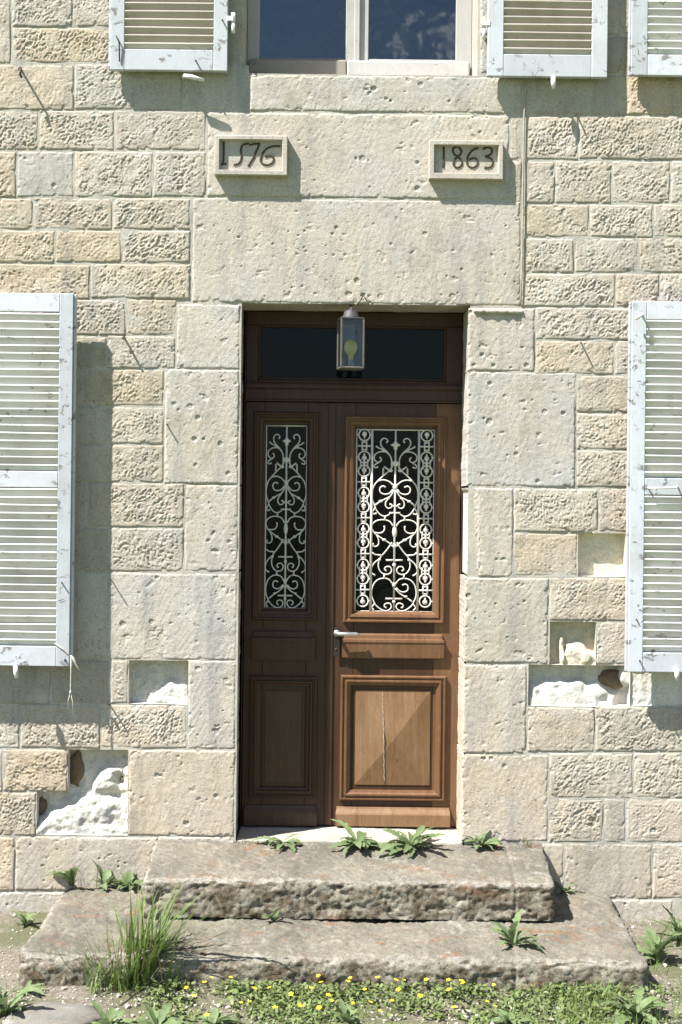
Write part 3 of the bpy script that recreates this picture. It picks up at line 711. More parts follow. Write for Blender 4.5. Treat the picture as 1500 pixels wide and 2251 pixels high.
# threshold
tx0, tx1 = DX0 - 0.0, DX1 + 0.0
zt = W(760, 1851)[1]
def slab(name, x0, x1, y0, y1, ztop, zbot, mat, parent, res=0.012, seed=1, slope=0.0, rough=0.004, round_=0.012, skew=(0, 0), pitd=0.0, bulge=0.0, cut=None):
    """a worn block: top, front and ends from one displaced cube grid; y0 = front"""
    bm = bmesh.new()
    nx, ny, nz = int((x1 - x0) / res), int((y1 - y0) / res), max(2, int((ztop - zbot) / res))
    def patch(P):  # P: (n,m,3)
        return P
    V = []; Q = []
    def addg(A):
        n, m = A.shape[:2]; off = sum(len(v) for v in V); V.append(A.reshape(-1, 3)); Q.append(grid_faces(n, m) + off)
    xs_, ys_, zs_ = np.linspace(0, 1, nx + 1), np.linspace(0, 1, ny + 1), np.linspace(0, 1, nz + 1)
    a, b = np.meshgrid(xs_, ys_); addg(np.stack([a, b, np.ones_like(a)], -1))
    a, b = np.meshgrid(xs_, zs_); addg(np.stack([a, np.zeros_like(a), b], -1))
    b, c = np.meshgrid(ys_, zs_); addg(np.stack([np.zeros_like(b), 1 - b, c], -1)); addg(np.stack([np.ones_like(b), b, c], -1))
    V = np.concatenate(V); Q = np.concatenate(Q)
    L = np.array([x1 - x0, y1 - y0, ztop - zbot])
    P = V * L                                          # local metres
    # round the arrises: push towards an inset box
    r = round_ * (1 + 0.7 * perlin(P[:, 0] * 3 + seed, P[:, 1] * 3, seed))
    lo = np.stack([r, r, -1e3 + 0 * r], -1); hi = np.stack([L[0] - r, L[1] + 1e3 + 0 * r, L[2] - r], -1)
    inner = np.clip(P, lo, hi); dv = P - inner; dl = np.linalg.norm(dv, axis=1, keepdims=True)
    N = np.where(dl > 1e-9, dv / np.maximum(dl, 1e-9), 0)
    P = inner + N * r[:, None]
    # displacement along the local outward direction
    wx, wy, wz = P[:, 0] + x0, P[:, 1] + y0, P[:, 2]
    d = rough * (1.5 * perlin(wx * 2.3 + seed, wy * 2.3 + wz, seed + 2) + fbm(wx * 6 + seed, wy * 6 + wz * 7, seed, 4, 0.55) * 0.9 + 0.6 * fbm(wx * 38, (wy + wz * 1.3) * 38, seed + 5, 3, 0.6))
    if pitd:
        q = fbm(wx * 8 + 3, (wz * 1.8 + wy) * 12, seed + 8, 5, 0.62); q2 = fbm(wx * 30, (wz * 1.2 + wy) * 36, seed + 9, 3, 0.6)
        frontish = np.clip(-N[:, 1], 0, 1)
        d = d - pitd * (1.3 * sstep(0.25, 1.0, q) + 0.6 * sstep(0.35, 1.0, q2)) * (0.15 + frontish)
    if cut is not None: d = d - cut(wx, wy, wz)
    P = P + N * d[:, None]
    t = np.clip(P[:, 1] / L[1], 0, 1)
    P[:, 0] = P[:, 0] + x0 + np.where(V[:, 0] < 0.5, skew[0], skew[1]) * t * np.abs(V[:, 0] - 0.5) * 2
    P[:, 2] += zbot + slope * (t - 0.0) + bulge * np.sin(np.pi * np.clip(V[:, 0], 0, 1)) * V[:, 2] * -1
    P[:, 1] += y0
    bm.free()
    return obj_np(name, P, Q, mat, parent, True)
thr = slab('threshold', DX0 + 0.002, DX1 - 0.002, 0.008, 0.345, zt, zt - 0.12, M_SILL, house, 0.012, 71, 0.004, 0.0025, 0.008)
zd = zt + 0.004

# ------------------------------------------------------------------ door
YD = DOORY                       # plane of the door stiles
def dr(x0, y0, x1, y1, Y=None): return rect(x0, y0, x1, y1, YD if Y is None else Y)
FX0, FX1 = DX0 + 0.001, DX1 - 0.001
frame = empty('door_frame', ((FX0 + FX1) / 2, YD, zd), house)
_, _, zb, zt_f = dr(535, 690, 1010, 885)
ax0, ax1, az0, az1 = dr(536, 716, 1012, 1828)
ZTOPF = DZ1 + 0.0
def bxm(name, mat, parent, x0, x1, y0, y1, z0, z1, c=0.003): return MB().box(x0, x1, y0, y1, z0, z1, c).build(name, mat, parent)
bxm('jamb', M_FRAMEW, frame, FX0, ax0, YD - 0.012, YD + 0.06, zd + 0.003, ZTOPF)
bxm('jamb', M_FRAMEW, frame, ax1, FX1, YD - 0.012, YD + 0.06, zd + 0.003, ZTOPF)
gx0, gx1, gz0, gz1 = dr(569, 716, 981, 836)
_, _, bz0, bz1 = dr(536, 846, 1012, 884)
bxm('head', M_FRAMEW, frame, ax0 + .0005, ax1 - .0005, YD - 0.002, YD + 0.05, gz1, ZTOPF - .001)
bxm('transom_stile', M_FRAMEW, frame, ax0 + .0005, gx0, YD - 0.001, YD + 0.05, bz1, gz1 - .0005)
bxm('transom_stile', M_FRAMEW, frame, gx1, ax1 - .0005, YD - 0.001, YD + 0.05, bz1, gz1 - .0005)
bxm('transom_rail', M_FRAMEW, frame, gx0 + .0005, gx1 - .0005, YD - 0.001, YD + 0.05, bz1, gz0)
mb = MB()
prof = [(YD - .001, bz1 + .010), (YD - .022, bz1 + .010), (YD - .030, bz1 - .004), (YD - .030, bz1 - .022), (YD - .018, bz1 - .030), (YD - .018, bz0 + .012), (YD - .024, bz0 + .008), (YD - .024, bz0), (YD + .05, bz0), (YD + .05, bz1 + .010)]
v = [(ax0 + .001, y, z) for y, z in prof] + [(ax1 - .001, y, z) for y, z in prof]; k = len(prof)
mb.add(v, [(i, (i + 1) % k, k + (i + 1) % k, k + i) for i in range(k)] + [tuple(range(k))[::-1], tuple(range(k, 2 * k))]); mb.build('transom_bar', M_FRAMEW, frame)
mb = MB(); mb.frame(gx0, gx1, gz0, gz1, [(0, YD - .001), (0.004, YD + .006), (0.009, YD + .006), (0.013, YD + .02)]); mb.build('glazing_bead', M_FRAMEW, frame)
bxm('transom_pane', M_DGLASS, frame, gx0 + .002, gx1 - .002, YD + .022, YD + .026, gz0 + .002, gz1 - .002, 0)

# grille pattern in units of the zoomed study (half pattern, x from the axis, y down, 0..2090)
HALF = [
    [(95, 150), (80, 130), (95, 105), (125, 100), (150, 130), (150, 175), (125, 215), (90, 250), (55, 300), (40, 350), (38, 420)],
    [(110, 232), (165, 215), (200, 190)],
    [(62, 290), (90, 260), (140, 252), (190, 270), (218, 312), (205, 360), (168, 375), (142, 348), (160, 315)],
    [(168, 378), (195, 395), (218, 418), (205, 440), (175, 428)],
    [(30, 420), (60, 470), (120, 530), (165, 580), (210, 640), (232, 720), (232, 800), (212, 860), (192, 920), (150, 980), (100, 1000), (55, 975), (45, 950)],
    [(122, 440), (125, 525)], [(60, 470), (115, 425)],
    [(175, 590), (115, 580), (60, 600), (15, 645)],
    [(95, 665), (128, 650), (155, 680), (147, 725), (110, 745), (60, 735), (20, 690)],
    [(12, 700), (50, 770), (100, 800), (150, 830), (205, 875)],
    [(55, 780), (88, 825), (96, 870), (75, 905), (42, 900), (28, 870), (55, 858)],
    [(195, 900), (225, 945), (215, 975), (185, 965)],
    [(100, 1000), (100, 1045)],
    [(14, 1115), (50, 1060), (110, 1040), (180, 1050), (225, 1090), (230, 1140), (200, 1200), (150, 1240), (100, 1275), (50, 1310), (25, 1345)],
    [(105, 1110), (103, 1150), (125, 1185), (165, 1195), (198, 1190)],
    [(178, 1215), (160, 1280), (165, 1330), (195, 1350), (226, 1335), (210, 1315)],
    [(25, 1300), (60, 1360), (100, 1420), (140, 1470), (160, 1540), (157, 1600), (130, 1650), (90, 1670), (45, 1660), (25, 1620), (45, 1582), (82, 1582), (98, 1610), (78, 1630)],
    [(130, 1450), (195, 1442), (226, 1418)], [(155, 1500), (195, 1530), (230, 1590), (230, 1650), (190, 1685)],
    [(0, 1505), (85, 1505)], [(100, 1670), (100, 1718)], [(0, 960), (50, 960)],
]
LOBE = [[(15, 1780), (50, 1730), (100, 1715), (160, 1730), (205, 1780), (225, 1850), (225, 1920), (205, 1980), (180, 2030), (130, 2075), (80, 2092), (38, 2072), (24, 2035), (45, 2003), (85, 2010), (96, 2040), (74, 2056)],
        [(0, 1950), (85, 1950)], [(190, 2005), (222, 2050), (200, 2085)]]
LOBEX = [[(85, 1795), (112, 1780), (140, 1800), (141, 1845), (110, 1870), (65, 1865), (20, 1825)], [(10, 1830), (60, 1890), (120, 1930), (190, 1985)]]
BLOB = [(0, 175, 52, 20), (0, 185, 24, 60), (0, 390, 38, 34), (0, 660, 26, 42), (0, 1180, 26, 70), (0, 1340, 22, 34), (0, 1790, 20, 34), (0, 1560, 20, 24), (0, 1985, 18, 22), (0, 880, 30, 12), (50, 470, 26, 20), (120, 235, 22, 16), (145, 826, 22, 16), (105, 1272, 24, 16), (150, 1500, 16, 18), (120, 1925, 20, 14)]
def grille(x0, x1, z0, z1, Y, parent, side=False):
    """white cast-iron grille filling the rectangle"""
    mb = MB(); H = z1 - z0; sy = H / 2100.0
    def bar(xa, za, xb, zb, r=0.0045): mb.tube([(xa, Y, za), (xb, Y, zb)], r, 6)
    half = 238.0
    if side:
        wc = (x1 - x0) * 0.200; xa, xb = x0 + wc, x1 - wc
    else: xa, xb = x0, x1
    xc = (xa + xb) / 2; sx = (xb - xa) / 2 / half
    T = lambda p, m: (xc + m * p[0] * sx, Y, z1 - p[1] * sy)
    for m in (-1, 1):
        pats = HALF + LOBE + ([] if (side and m == -1) else LOBEX)
        for s in pats:
            c = [T(p, m) for p in catmull(s, 0.34)]
            n = len(c); mb.tube(c, [0.0036 if 1 < i < n - 2 else 0.0046 for i in range(n)], 6)
        for (bx_, by_, rx_, ry_) in BLOB:
            if m == -1 and bx_ == 0: continue
            if side and m == -1 and by_ == 1925: continue
            cx_, _, cz_ = T((bx_, by_), m)
            mb.lathe([(0.001, -1), (0.7, -0.72), (1, 0), (0.7, 0.72), (0.001, 1)], 0, 0, 10)
            for i in range(len(mb.v) - 50, len(mb.v)):
                q = mb.v[i]; mb.v[i] = (cx_ + q[0] * rx_ * sx, Y + q[1] * 0.007, cz_ + q[2] * ry_ * sy)
    bar(xc, z0, xc, z1, 0.005)
    fr = 0.0045
    for (a, b, c, d) in ((x0, z0, x1, z0), (x1, z0, x1, z1), (x1, z1, x0, z1), (x0, z1, x0, z0)): bar(a, b, c, d, fr)
    if side:
        bar(xa, z0, xa, z1, 0.0065); bar(xb, z0, xb, z1, 0.0065)
        for (l_, r_) in ((x0, xa), (xb, x1)):
            c = (l_ + r_) / 2; w = (r_ - l_) / 2; pit = 415 * sy
            k0 = z1 - 190 * sy
            def ringp(cz_, rr, n=14): mb.tube([(c + rr * math.cos(2 * math.pi * i / n), Y, cz_ + rr * math.sin(2 * math.pi * i / n)) for i in range(n)], 0.0042, 6, closed=True)
            for i in range(-1, 6):
                zb_ = k0 - pit * i
                inz = lambda z: z0 + 0.004 < z < z1 - 0.004
                if inz(zb_): bar(l_, zb_, r_, zb_, 0.0045)
                for q in (-1, 1):
                    if inz(zb_ - 45 * sy) and inz(zb_ + 45 * sy): bar(c + q * 0.28 * w, zb_ - 55 * sy, c + q * 0.28 * w, zb_ + 55 * sy, 0.004)
                    if inz(zb_ + q * 42 * sy): bar(c - 0.3 * w, zb_ + q * 42 * sy, c + 0.3 * w, zb_ + q * 42 * sy, 0.0036)
                for off in (128, 287):
                    zc_ = zb_ - off * sy
                    rr = 0.74 * w
                    if z0 + rr * 0.9 < zc_ < z1 - rr * 0.9: ringp(zc_, rr)
                    elif inz(zc_):
                        n = 14; pts = [(c + rr * math.cos(2 * math.pi * i_ / n), Y, zc_ + rr * math.sin(2 * math.pi * i_ / n)) for i_ in range(n + 1)]
                        run = []
                        for p_ in pts + [None]:
                            if p_ is not None and inz(p_[2]): run.append(p_)
                            else:
                                if len(run) > 1: mb.tube(run, 0.0042, 6)
                                run = []
                    for q in (-1, 1):
                        if inz(zc_): bar(c + q * rr, zc_, c + q * w, zc_, 0.004)
                zc_ = zb_ - 207 * sy
                for (dx_, dz_, ra, rb) in ((0, 70, 0.34, 30), (0, -70, 0.34, 30), (0, 0, 0.16, 60), (0, 100, 0.14, 24), (0, -100, 0.14, 24)):
                    zz = zc_ + dz_ * sy
                    if not (z0 + rb * sy < zz < z1 - rb * sy): continue
                    mb.lathe([(0.001, -1), (0.7, -0.72), (1, 0), (0.7, 0.72), (0.001, 1)], 0, 0, 8)
                    for i_ in range(len(mb.v) - 40, len(mb.v)):
                        q = mb.v[i_]; mb.v[i_] = (c + q[0] * ra * w, Y + q[1] * 0.006, zz + q[2] * rb * sy)
                if inz(zc_ + 60 * sy) and inz(zc_ - 60 * sy):
                    for q in (-1, 1): bar(c + q * 0.45 * w, zc_ - 55 * sy, c + q * 0.45 * w, zc_ + 55 * sy, 0.0036)
    return mb.build('grille', M_IRONW, parent)

def leaf(name, lx0, lx1, lz0, lz1, gl, ml, pan, low, kick, side, label):
    """one door leaf: boards round the glass, mouldings, cushion panel, pyramid panel, kick board"""
    L = empty(name, ((lx0 + lx1) / 2, YD, lz0), house); L['label'] = label
    MW, MP, MS = (M_SUNWOOD, M_PANEL, M_SUNWOOD) if side else (M_WOOD, M_SHADEPANEL, M_WOOD)  # sunlit leaf paler, shaded leaf darker: light and fading both in the colour
    gx0, gx1, gz0, gz1 = dr(*gl)
    T = 0.045; b0, b1 = YD, YD + T
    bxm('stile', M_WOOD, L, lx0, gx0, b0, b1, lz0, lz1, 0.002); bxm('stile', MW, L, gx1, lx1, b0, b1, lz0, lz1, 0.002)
    bxm('top_rail', M_WOOD, L, gx0 + .0004, gx1 - .0004, b0 + .0006, b1, gz1, lz1 - .0004, 0.002)
    bxm('lower_board', M_WOOD, L, gx0 + .0004, gx1 - .0004, b0 + .0006, b1, lz0 + .0004, gz0, 0.002)
    # bolection moulding round the glass
    x0, x1, z0, z1 = dr(*ml)
    ins = gx0 - x0
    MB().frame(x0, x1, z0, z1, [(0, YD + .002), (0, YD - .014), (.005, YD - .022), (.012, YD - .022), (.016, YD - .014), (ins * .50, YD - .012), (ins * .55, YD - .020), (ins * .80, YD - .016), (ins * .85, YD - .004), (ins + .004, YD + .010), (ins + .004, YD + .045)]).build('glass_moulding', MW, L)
    bxm('pane', M_DGLASS, L, gx0 + .001, gx1 - .001, YD + .030, YD + .034, gz0 + .001, gz1 - .001, 0)
    grille(gx0 + .006, gx1 - .006, gz0 + .006, gz1 - .006, YD + .016, L, side)
    # cushion panel
    x0, x1, z0, z1 = dr(*pan); h = z1 - z0
    mb = MB(); pr = [(YD + .002, z0), (YD - .020, z0), (YD - .024, z0 + .006), (YD - .026, z0 + h * .60), (YD - .030, z0 + h * .66), (YD - .028, z0 + h * .76), (YD - .018, z0 + h * .80), (YD - .014, z0 + h * .94), (YD - .006, z1), (YD + .002, z1)]
    k = len(pr); i0 = lambda y: max(0.0, min(0.012, (YD - y) * 0.0 + (0.010 if y > YD - .02 else 0.0)))
    v = [(x0 + i0(y), y, z) for y, z in pr] + [(x1 - i0(y), y, z) for y, z in pr]
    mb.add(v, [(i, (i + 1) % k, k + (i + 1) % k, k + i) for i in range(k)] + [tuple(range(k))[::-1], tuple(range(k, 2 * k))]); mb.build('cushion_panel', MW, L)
    # lower panel
    x0, x1, z0, z1 = dr(*low)
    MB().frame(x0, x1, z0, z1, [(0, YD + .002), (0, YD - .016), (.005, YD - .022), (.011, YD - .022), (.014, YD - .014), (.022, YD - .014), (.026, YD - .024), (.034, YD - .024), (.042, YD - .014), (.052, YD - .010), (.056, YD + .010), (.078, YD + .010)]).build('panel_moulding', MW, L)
    i = 0.078; px0, px1, pz0, pz1 = x0 + i, x1 - i, z0 + i, z1 - i
    mb = MB(); e = 0.003
    v = [(px0, YD + .010, pz0), (px1, YD + .010, pz0), (px1, YD + .010, pz1), (px0, YD + .010, pz1),
         (px0 + e, YD - .004, pz0 + e), (px1 - e, YD - .004, pz0 + e), (px1 - e, YD - .004, pz1 - e), (px0 + e, YD - .004, pz1 - e), ((px0 + px1) / 2, YD - (.038 if side else .014), (pz0 + pz1) / 2 - .012)]
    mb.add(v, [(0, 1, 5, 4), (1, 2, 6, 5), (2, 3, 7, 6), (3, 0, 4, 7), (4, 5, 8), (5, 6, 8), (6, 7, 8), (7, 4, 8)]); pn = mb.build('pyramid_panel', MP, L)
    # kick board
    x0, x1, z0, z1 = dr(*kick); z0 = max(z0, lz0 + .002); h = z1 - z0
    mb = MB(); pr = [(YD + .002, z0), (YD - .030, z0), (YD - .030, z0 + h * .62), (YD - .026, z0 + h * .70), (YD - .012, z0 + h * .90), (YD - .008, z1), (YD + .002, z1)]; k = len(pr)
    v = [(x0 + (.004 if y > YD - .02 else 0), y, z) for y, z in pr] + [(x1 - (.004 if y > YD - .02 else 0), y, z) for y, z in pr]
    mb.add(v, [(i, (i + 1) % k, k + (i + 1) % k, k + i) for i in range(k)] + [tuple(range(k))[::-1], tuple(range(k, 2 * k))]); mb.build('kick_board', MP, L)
    return L
mx0 = dr(722, 890, 723, 1820)[0]; mx1 = dr(737, 890, 738, 1820)[0]
LZ0, LZ1 = zd + 0.010, bz0 - 0.003
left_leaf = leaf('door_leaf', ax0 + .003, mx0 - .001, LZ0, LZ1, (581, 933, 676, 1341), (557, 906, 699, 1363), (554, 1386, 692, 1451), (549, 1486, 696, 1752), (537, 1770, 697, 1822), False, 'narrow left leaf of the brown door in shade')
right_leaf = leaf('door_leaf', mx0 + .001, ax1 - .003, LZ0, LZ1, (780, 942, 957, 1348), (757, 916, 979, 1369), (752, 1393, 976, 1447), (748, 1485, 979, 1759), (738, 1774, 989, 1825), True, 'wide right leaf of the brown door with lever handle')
bxm('meeting_strip', M_WOOD, right_leaf, mx0 - .010, mx0 + .028, YD - .009, YD - .0006, LZ0 + .002, LZ1 - .002, 0.006)
# crack filler on the wide leaf's panel
fx0, fz0 = W(846, 1722, YD - .02); fx1, fz1 = W(842, 1524, YD - .02)
mb = MB(); n = 26
pts = []
for i in range(n):
    t = i / (n - 1); z = fz0 + (fz1 - fz0) * t
    tt = abs(t - 0.47) * 2; y = YD - .004 - .0335 * max(0, 1 - tt) - .0006
    pts.append((fx0 + (fx1 - fx0) * t + 0.0012 * math.sin(i * 2.3), y, z))
mb.tube(pts, [0.0026 + 0.0028 * random.random() for _ in pts], 5); mb.build('crack_filler', M_FILL, right_leaf)
# lever handle, plate and keyhole
hx, hz = W(741, 1392, YD - .02)
mb = MB(); mb.box(hx - .017, hx + .017, YD - .0215, YD - .0185, hz - .125, hz + .03, .001); mb.build('lock_plate', M_DARKMETAL, right_leaf)
mb = MB(); mb.tube([(hx, YD - .02, hz), (hx, YD - .066, hz), (hx + .012, YD - .072, hz), (hx + .05, YD - .072, hz + .001), (hx + .100, YD - .070, hz + .001), (hx + .116, YD - .064, hz)], [.010, .0095, .010, .0105, .0095, .007], 10)
mb.lathe([(.0001, 0), (.018, 0), (.018, .006), (.011, .009)], 0, 0, 14)
for i in range(len(mb.v) - 56, len(mb.v)):
    q = mb.v[i]; mb.v[i] = (hx + q[0], YD - .0215 - q[2], hz + q[1])
mb.build('door_handle', M_STEEL, right_leaf)
kx, kz = W(739, 1427, YD - .02)
mb = MB(); mb.tube([(kx, YD - .0212, kz), (kx, YD - .0232, kz)], .006, 8); mb.build('keyhole', M_CUT, right_leaf)
# dark backing sheets stand in for the unlit rooms behind door and window
MB().box(DX0 - .3, DX1 + .3, YD + .34, YD + .36, 0.0, DZ1 + .3, 0).build('dark_hall_backing', M_ROOM, house)

# ------------------------------------------------------------------ window
YW = 0.31
win = empty('window', ((WX0 + WX1) / 2, YW, WZ0), house)
def wr(x0, y0, x1, y1, Y=YW): return rect(x0, y0, x1, y1, Y)
ZW0, ZW1 = WZ0 + 0.0, WZ1 - 0.02
l0 = wr(548, 0, 571, 100); pane_l = wr(571, -400, 761, 127); pane_r = wr(811, -400, 1003, 130); mid = wr(761, 0, 811, 100); r0 = wr(1003, 0, 1028, 100)
bxm('frame_stile', M_WIN, win, WX0 + .001, l0[1], YW, YW + .05, ZW0, ZW1); bxm('frame_stile', M_WIN, win, r0[0], WX1 - .001, YW, YW + .05, ZW0, ZW1)
bxm('sash_stile', M_WIN, win, mid[0], mid[0] + (mid[1] - mid[0]) * .46, YW - .004, YW + .045, ZW0 + .03, ZW1)
bxm('sash_stile', M_WIN, win, mid[0] + (mid[1] - mid[0]) * .46 + .001, mid[1], YW - .001, YW + .045, ZW0 + .03, ZW1)
bxm('cover_strip', M_WIN, win, mid[0] + (mid[1] - mid[0]) * .36, mid[0] + (mid[1] - mid[0]) * .62, YW - .020, YW - .0045, ZW0 + .03, ZW1, .004)
bxm('bottom_rail', M_RAIL, win, l0[1] + .001, mid[0] - .001, YW + .002, YW + .045, ZW0 + .004, pane_l[2])  # left rail darker than the right: painted shade of the jamb
bxm('bottom_rail', M_WIN, win, mid[1] + .001, r0[0] - .001, YW + .002, YW + .045, ZW0 + .004, pane_r[2])
zr = wr(548, 135, 1000, 150)
bxm('drip_rail', M_RAIL, win, WX0 + .012, mid[0] + .008, YW - .032, YW + .001, ZW0 + .006, zr[3], .008)  # same painted shade on the left half
bxm('drip_rail', M_WIN, win, mid[0] + .0085, WX1 - .012, YW - .034, YW + .0005, ZW0 + .006, zr[3] - .002, .008)
bxm('pane', M_GLASS, win, l0[1] - .002, mid[0] + .002, YW + .020, YW + .024, pane_l[2] - .002, ZW1, 0)
bxm('pane', M_GLASS, win, mid[1] - .002, r0[0] + .002, YW + .020, YW + .024, pane_r[2] - .002, ZW1, 0)
bxm('dark_backing', M_BACKING, win, WX0 - .05, WX1 + .05, YW + .30, YW + .31, ZW0 - .1, ZW1 + .1, 0)  # added dark sheet in place of the unlit room

# ------------------------------------------------------------------ shutters
def shutter(label, px, rails, yf, slat_mat, first_rail_top=True, hidden=None, rot=0.0):
    """px = (x0,y0,x1,y1) of the whole leaf in the photo, rails = [(y0,y1)...] rail bands, stile width from px"""
    th = 0.034; x0, x1, z0, z1 = rect(*px[:4], yf); sw = px[4] / PPM * (DIST + yf) / DIST
    s = empty('window_shutter', ((x0 + x1) / 2, yf, z0), house); s['label'] = label
    bxm('stile', M_SHUT, s, x0, x0 + sw, yf, yf + th, z0, z1, .003); bxm('stile', M_SHUT, s, x1 - sw, x1, yf, yf + th, z0, z1, .003)
    zr_ = []
    for (a, b) in rails:
        _, _, c, d = rect(px[0], a, px[2], b, yf); zr_.append((c, d))
        bxm('rail', M_SHUT, s, x0 + sw + .0005, x1 - sw - .0005, yf + .0012, yf + th - .001, max(c, z0 + .0005), min(d, z1 - .0005), .003)
    zr_.sort()
    # louvre slat: front edge high, back edge low
    ln = x1 - x0 - 2 * sw - .001; mb = MB(); a = R(48); w, t = 0.0495, 0.0072
    ux = Vector((0, -math.cos(a), math.sin(a))); nx_ = Vector((0, math.sin(a), math.cos(a)))
    prof = [(-w / 2, -t / 2), (w / 2 - .003, -t / 2), (w / 2, -t / 2 + .003), (w / 2, t / 2 - .001), (w / 2 - .002, t / 2), (-w / 2, t / 2)]
    vv = []
    for e in (-1, 1):
        for (q, r) in prof: vv.append(Vector((e * ln / 2, 0, 0)) + ux * q + nx_ * r)
    k = 6; mb.add(vv, [(i, k + i, k + (i + 1) % k, (i + 1) % k) for i in range(k)] + [tuple(range(k)), tuple(range(2 * k - 1, k - 1, -1))])
    me = bpy.data.meshes.new('slat'); me.from_pydata([tuple(p) for p in mb.v], [], mb.f); me.update(); me.materials.append(slat_mat)
    pitch = 0.0402
    for (lo, hi) in zip(zr_[:-1], zr_[1:]):
        gap = hi[0] - lo[1]; n = max(1, int(round(gap / pitch)))
        for i in range(n):
            z = lo[1] + gap * (i + 0.38) / n
            o = link('slat', me, None, s, ((x0 + x1) / 2, yf + th / 2 + .001, z + random.uniform(-.0012, .0012)))
            o.rotation_euler = (random.gauss(0, .05), random.gauss(0, .0035), random.gauss(0, .003))
    return s, (x0, x1, z0, z1)
YU, YLO = -0.070, -0.118
shA, bA = shutter('pale blue shutter left of the upper window', (245, -400, 503, 154, 31), [(108, 154), (-400, -350)], YU, M_SLAT2)
shB, bB = shutter('pale blue shutter right of the upper window', (1075, -400, 1339, 168, 35), [(119, 168), (-400, -350)], YU, M_SLAT2)
shC, bC = shutter('outermost upper pale blue shutter', (1391, -400, 1655, 166, 36), [(120, 166), (-400, -350)], YU, M_SLAT)
shD, bD = shutter('tall pale blue shutter beside the 1259 block', (-130, 643, 157, 1464, 30), [(643, 684), (1035, 1071), (1420, 1464)], YLO, M_SLAT)
shD['label'] = 'tall pale blue shutter with a frayed string'
shE, bE = shutter('tall pale blue shutter above the white plaster patch', (1386, 663, 1672, 1479, 32), [(663, 703), (1052, 1089), (1436, 1479)], YLO, M_SLAT)
# edge strips (rebates) that thicken the outer stiles
for (s, b, yf) in ((shD, bD, YLO), (shE, bE, YLO)):
    pass
bxm('edge_strip', M_SHUT, shD, bD[1] + .0006, bD[1] + .014, YLO + .010, YLO + .034, bD[2] + .003, bD[3] - .003, .002)
bxm('edge_strip', M_SHUT, shA, bA[0] - .010, bA[0] - .0006, YU + .012, YU + .034, bA[2] + .003, bA[3] - .003, .002)
bxm('edge_strip', M_SHUT, shC, bC[0] - .010, bC[0] - .0006, YU + .012, YU + .034, bC[2] + .003, bC[3] - .003, .002)
bxm('edge_strip', M_SHUT, shE, bE[0] - .012, bE[0] - .0006, YLO + .012, YLO + .034, bE[2] + .003, bE[3] - .003, .002)
# hinges, catches and hooks
def tubeobj(name, pts, r, mat, parent, seg=7): return MB().tube(pts, r, seg).build(name, mat, parent)
def pw(px, py, Y): x, z = W(px, py, Y); return (x, Y, z)
for (s, X_, ya, yb, dirn) in ((shA, 513, 28, 72, -1), (shB, 1064, 38, 86, 1)):
    mb = MB(); mb.tube([pw(X_, ya, YU + .01), pw(X_, (ya + yb) / 2 - 1, YU + .01)], .011, 9); mb.tube([pw(X_, (ya + yb) / 2 + 1, YU + .01), pw(X_, yb, YU + .01)], .0095, 9)
    mb.tube([pw(X_, yb - 10, YU + .01), pw(X_ + dirn * -1, yb - 10, 0.02)], .008, 7)
    xs1 = W(X_ + dirn * 14, ya, YU)[0]; xs0 = W(X_, ya, YU)[0]; zz = W(X_, ya + 12, YU)[1]
    mb.box(min(xs0, xs1), max(xs0, xs1), YU - .003, YU - .0005, zz - .012, zz + .012, .001)
    mb.build('hinge', M_WHITEIRON, s)
def catch(s, px, py0, py1, Y, tilt=0):
    mb = MB(); a = pw(px, py0, Y); b = pw(px + tilt, py1, Y)
    mb.tube([(a[0], .02, a[2] + .004), (a[0], Y + .006, a[2] + .004), a], .006, 7)
    m = tuple(.5 * (i + j) for i, j in zip(a, b))
    mb.tube([a, m, b], [.0115, .013, .0085], 9); mb.build('shutter_catch', M_WHITEIRON, s)
catch(shB, 1217, 168, 194, YU - .012); catch(shD, 34, 1464, 1491, YLO - .012, 2); catch(shE, 1489, 1470, 1496, YLO - .012)
mb = MB(); mb.tube([(*W(400, 168, -.05)[:1], .02, W(400, 168, -.05)[1]), pw(402, 167, -.05), pw(412, 167, -.075)], .006, 7); mb.tube([pw(404, 166, -.075), pw(420, 168, -.08), pw(449, 176, -.08)], [.010, .012, .007], 9); mb.build('shutter_catch', M_WHITEIRON, shA)
tubeobj('shutter_hook', [pw(255, 78, YU), pw(258, 84, YU - .02), pw(262, 92, YU - .012), pw(263, 135, YU - .006)], .0035, M_IRON, shA)
tubeobj('shutter_hook', [pw(430, 132, YU), pw(431, 133, YU - .022)], .0045, M_IRON, shA)
tubeobj('nail', [pw(489, 43, YU), pw(489, 44, YU - .02)], .004, M_IRON, shA)
tubeobj('nail', [pw(136, 1281, YLO), pw(136, 1281, YLO - .02)], .004, M_IRON, shD)
tubeobj('nail', [pw(143, 1450, YLO), pw(143, 1452, YLO - .014)], .005, M_IRON, shD)
tubeobj('shutter_hook', [pw(1410, 688, YLO), pw(1412, 690, YLO - .035), pw(1404, 697, YLO - .05), pw(1400, 701, YLO - .03)], .008, M_WHITEIRON, shE)
tubeobj('locking_rod', [pw(1425, 1072, YLO - .001), pw(1428, 1073, YLO - .03), pw(1488, 1072, YLO - .03), pw(1491, 1070, YLO - .001)], .0045, M_WHITEIRON, shE)
tubeobj('nail', [pw(1407, 1452, YLO), pw(1407, 1454, YLO - .03)], .004, M_IRON, shE)
tubeobj('nail', [pw(1400, 1362, YLO), pw(1400, 1362, YLO - .012)], .004, M_IRON, shE)

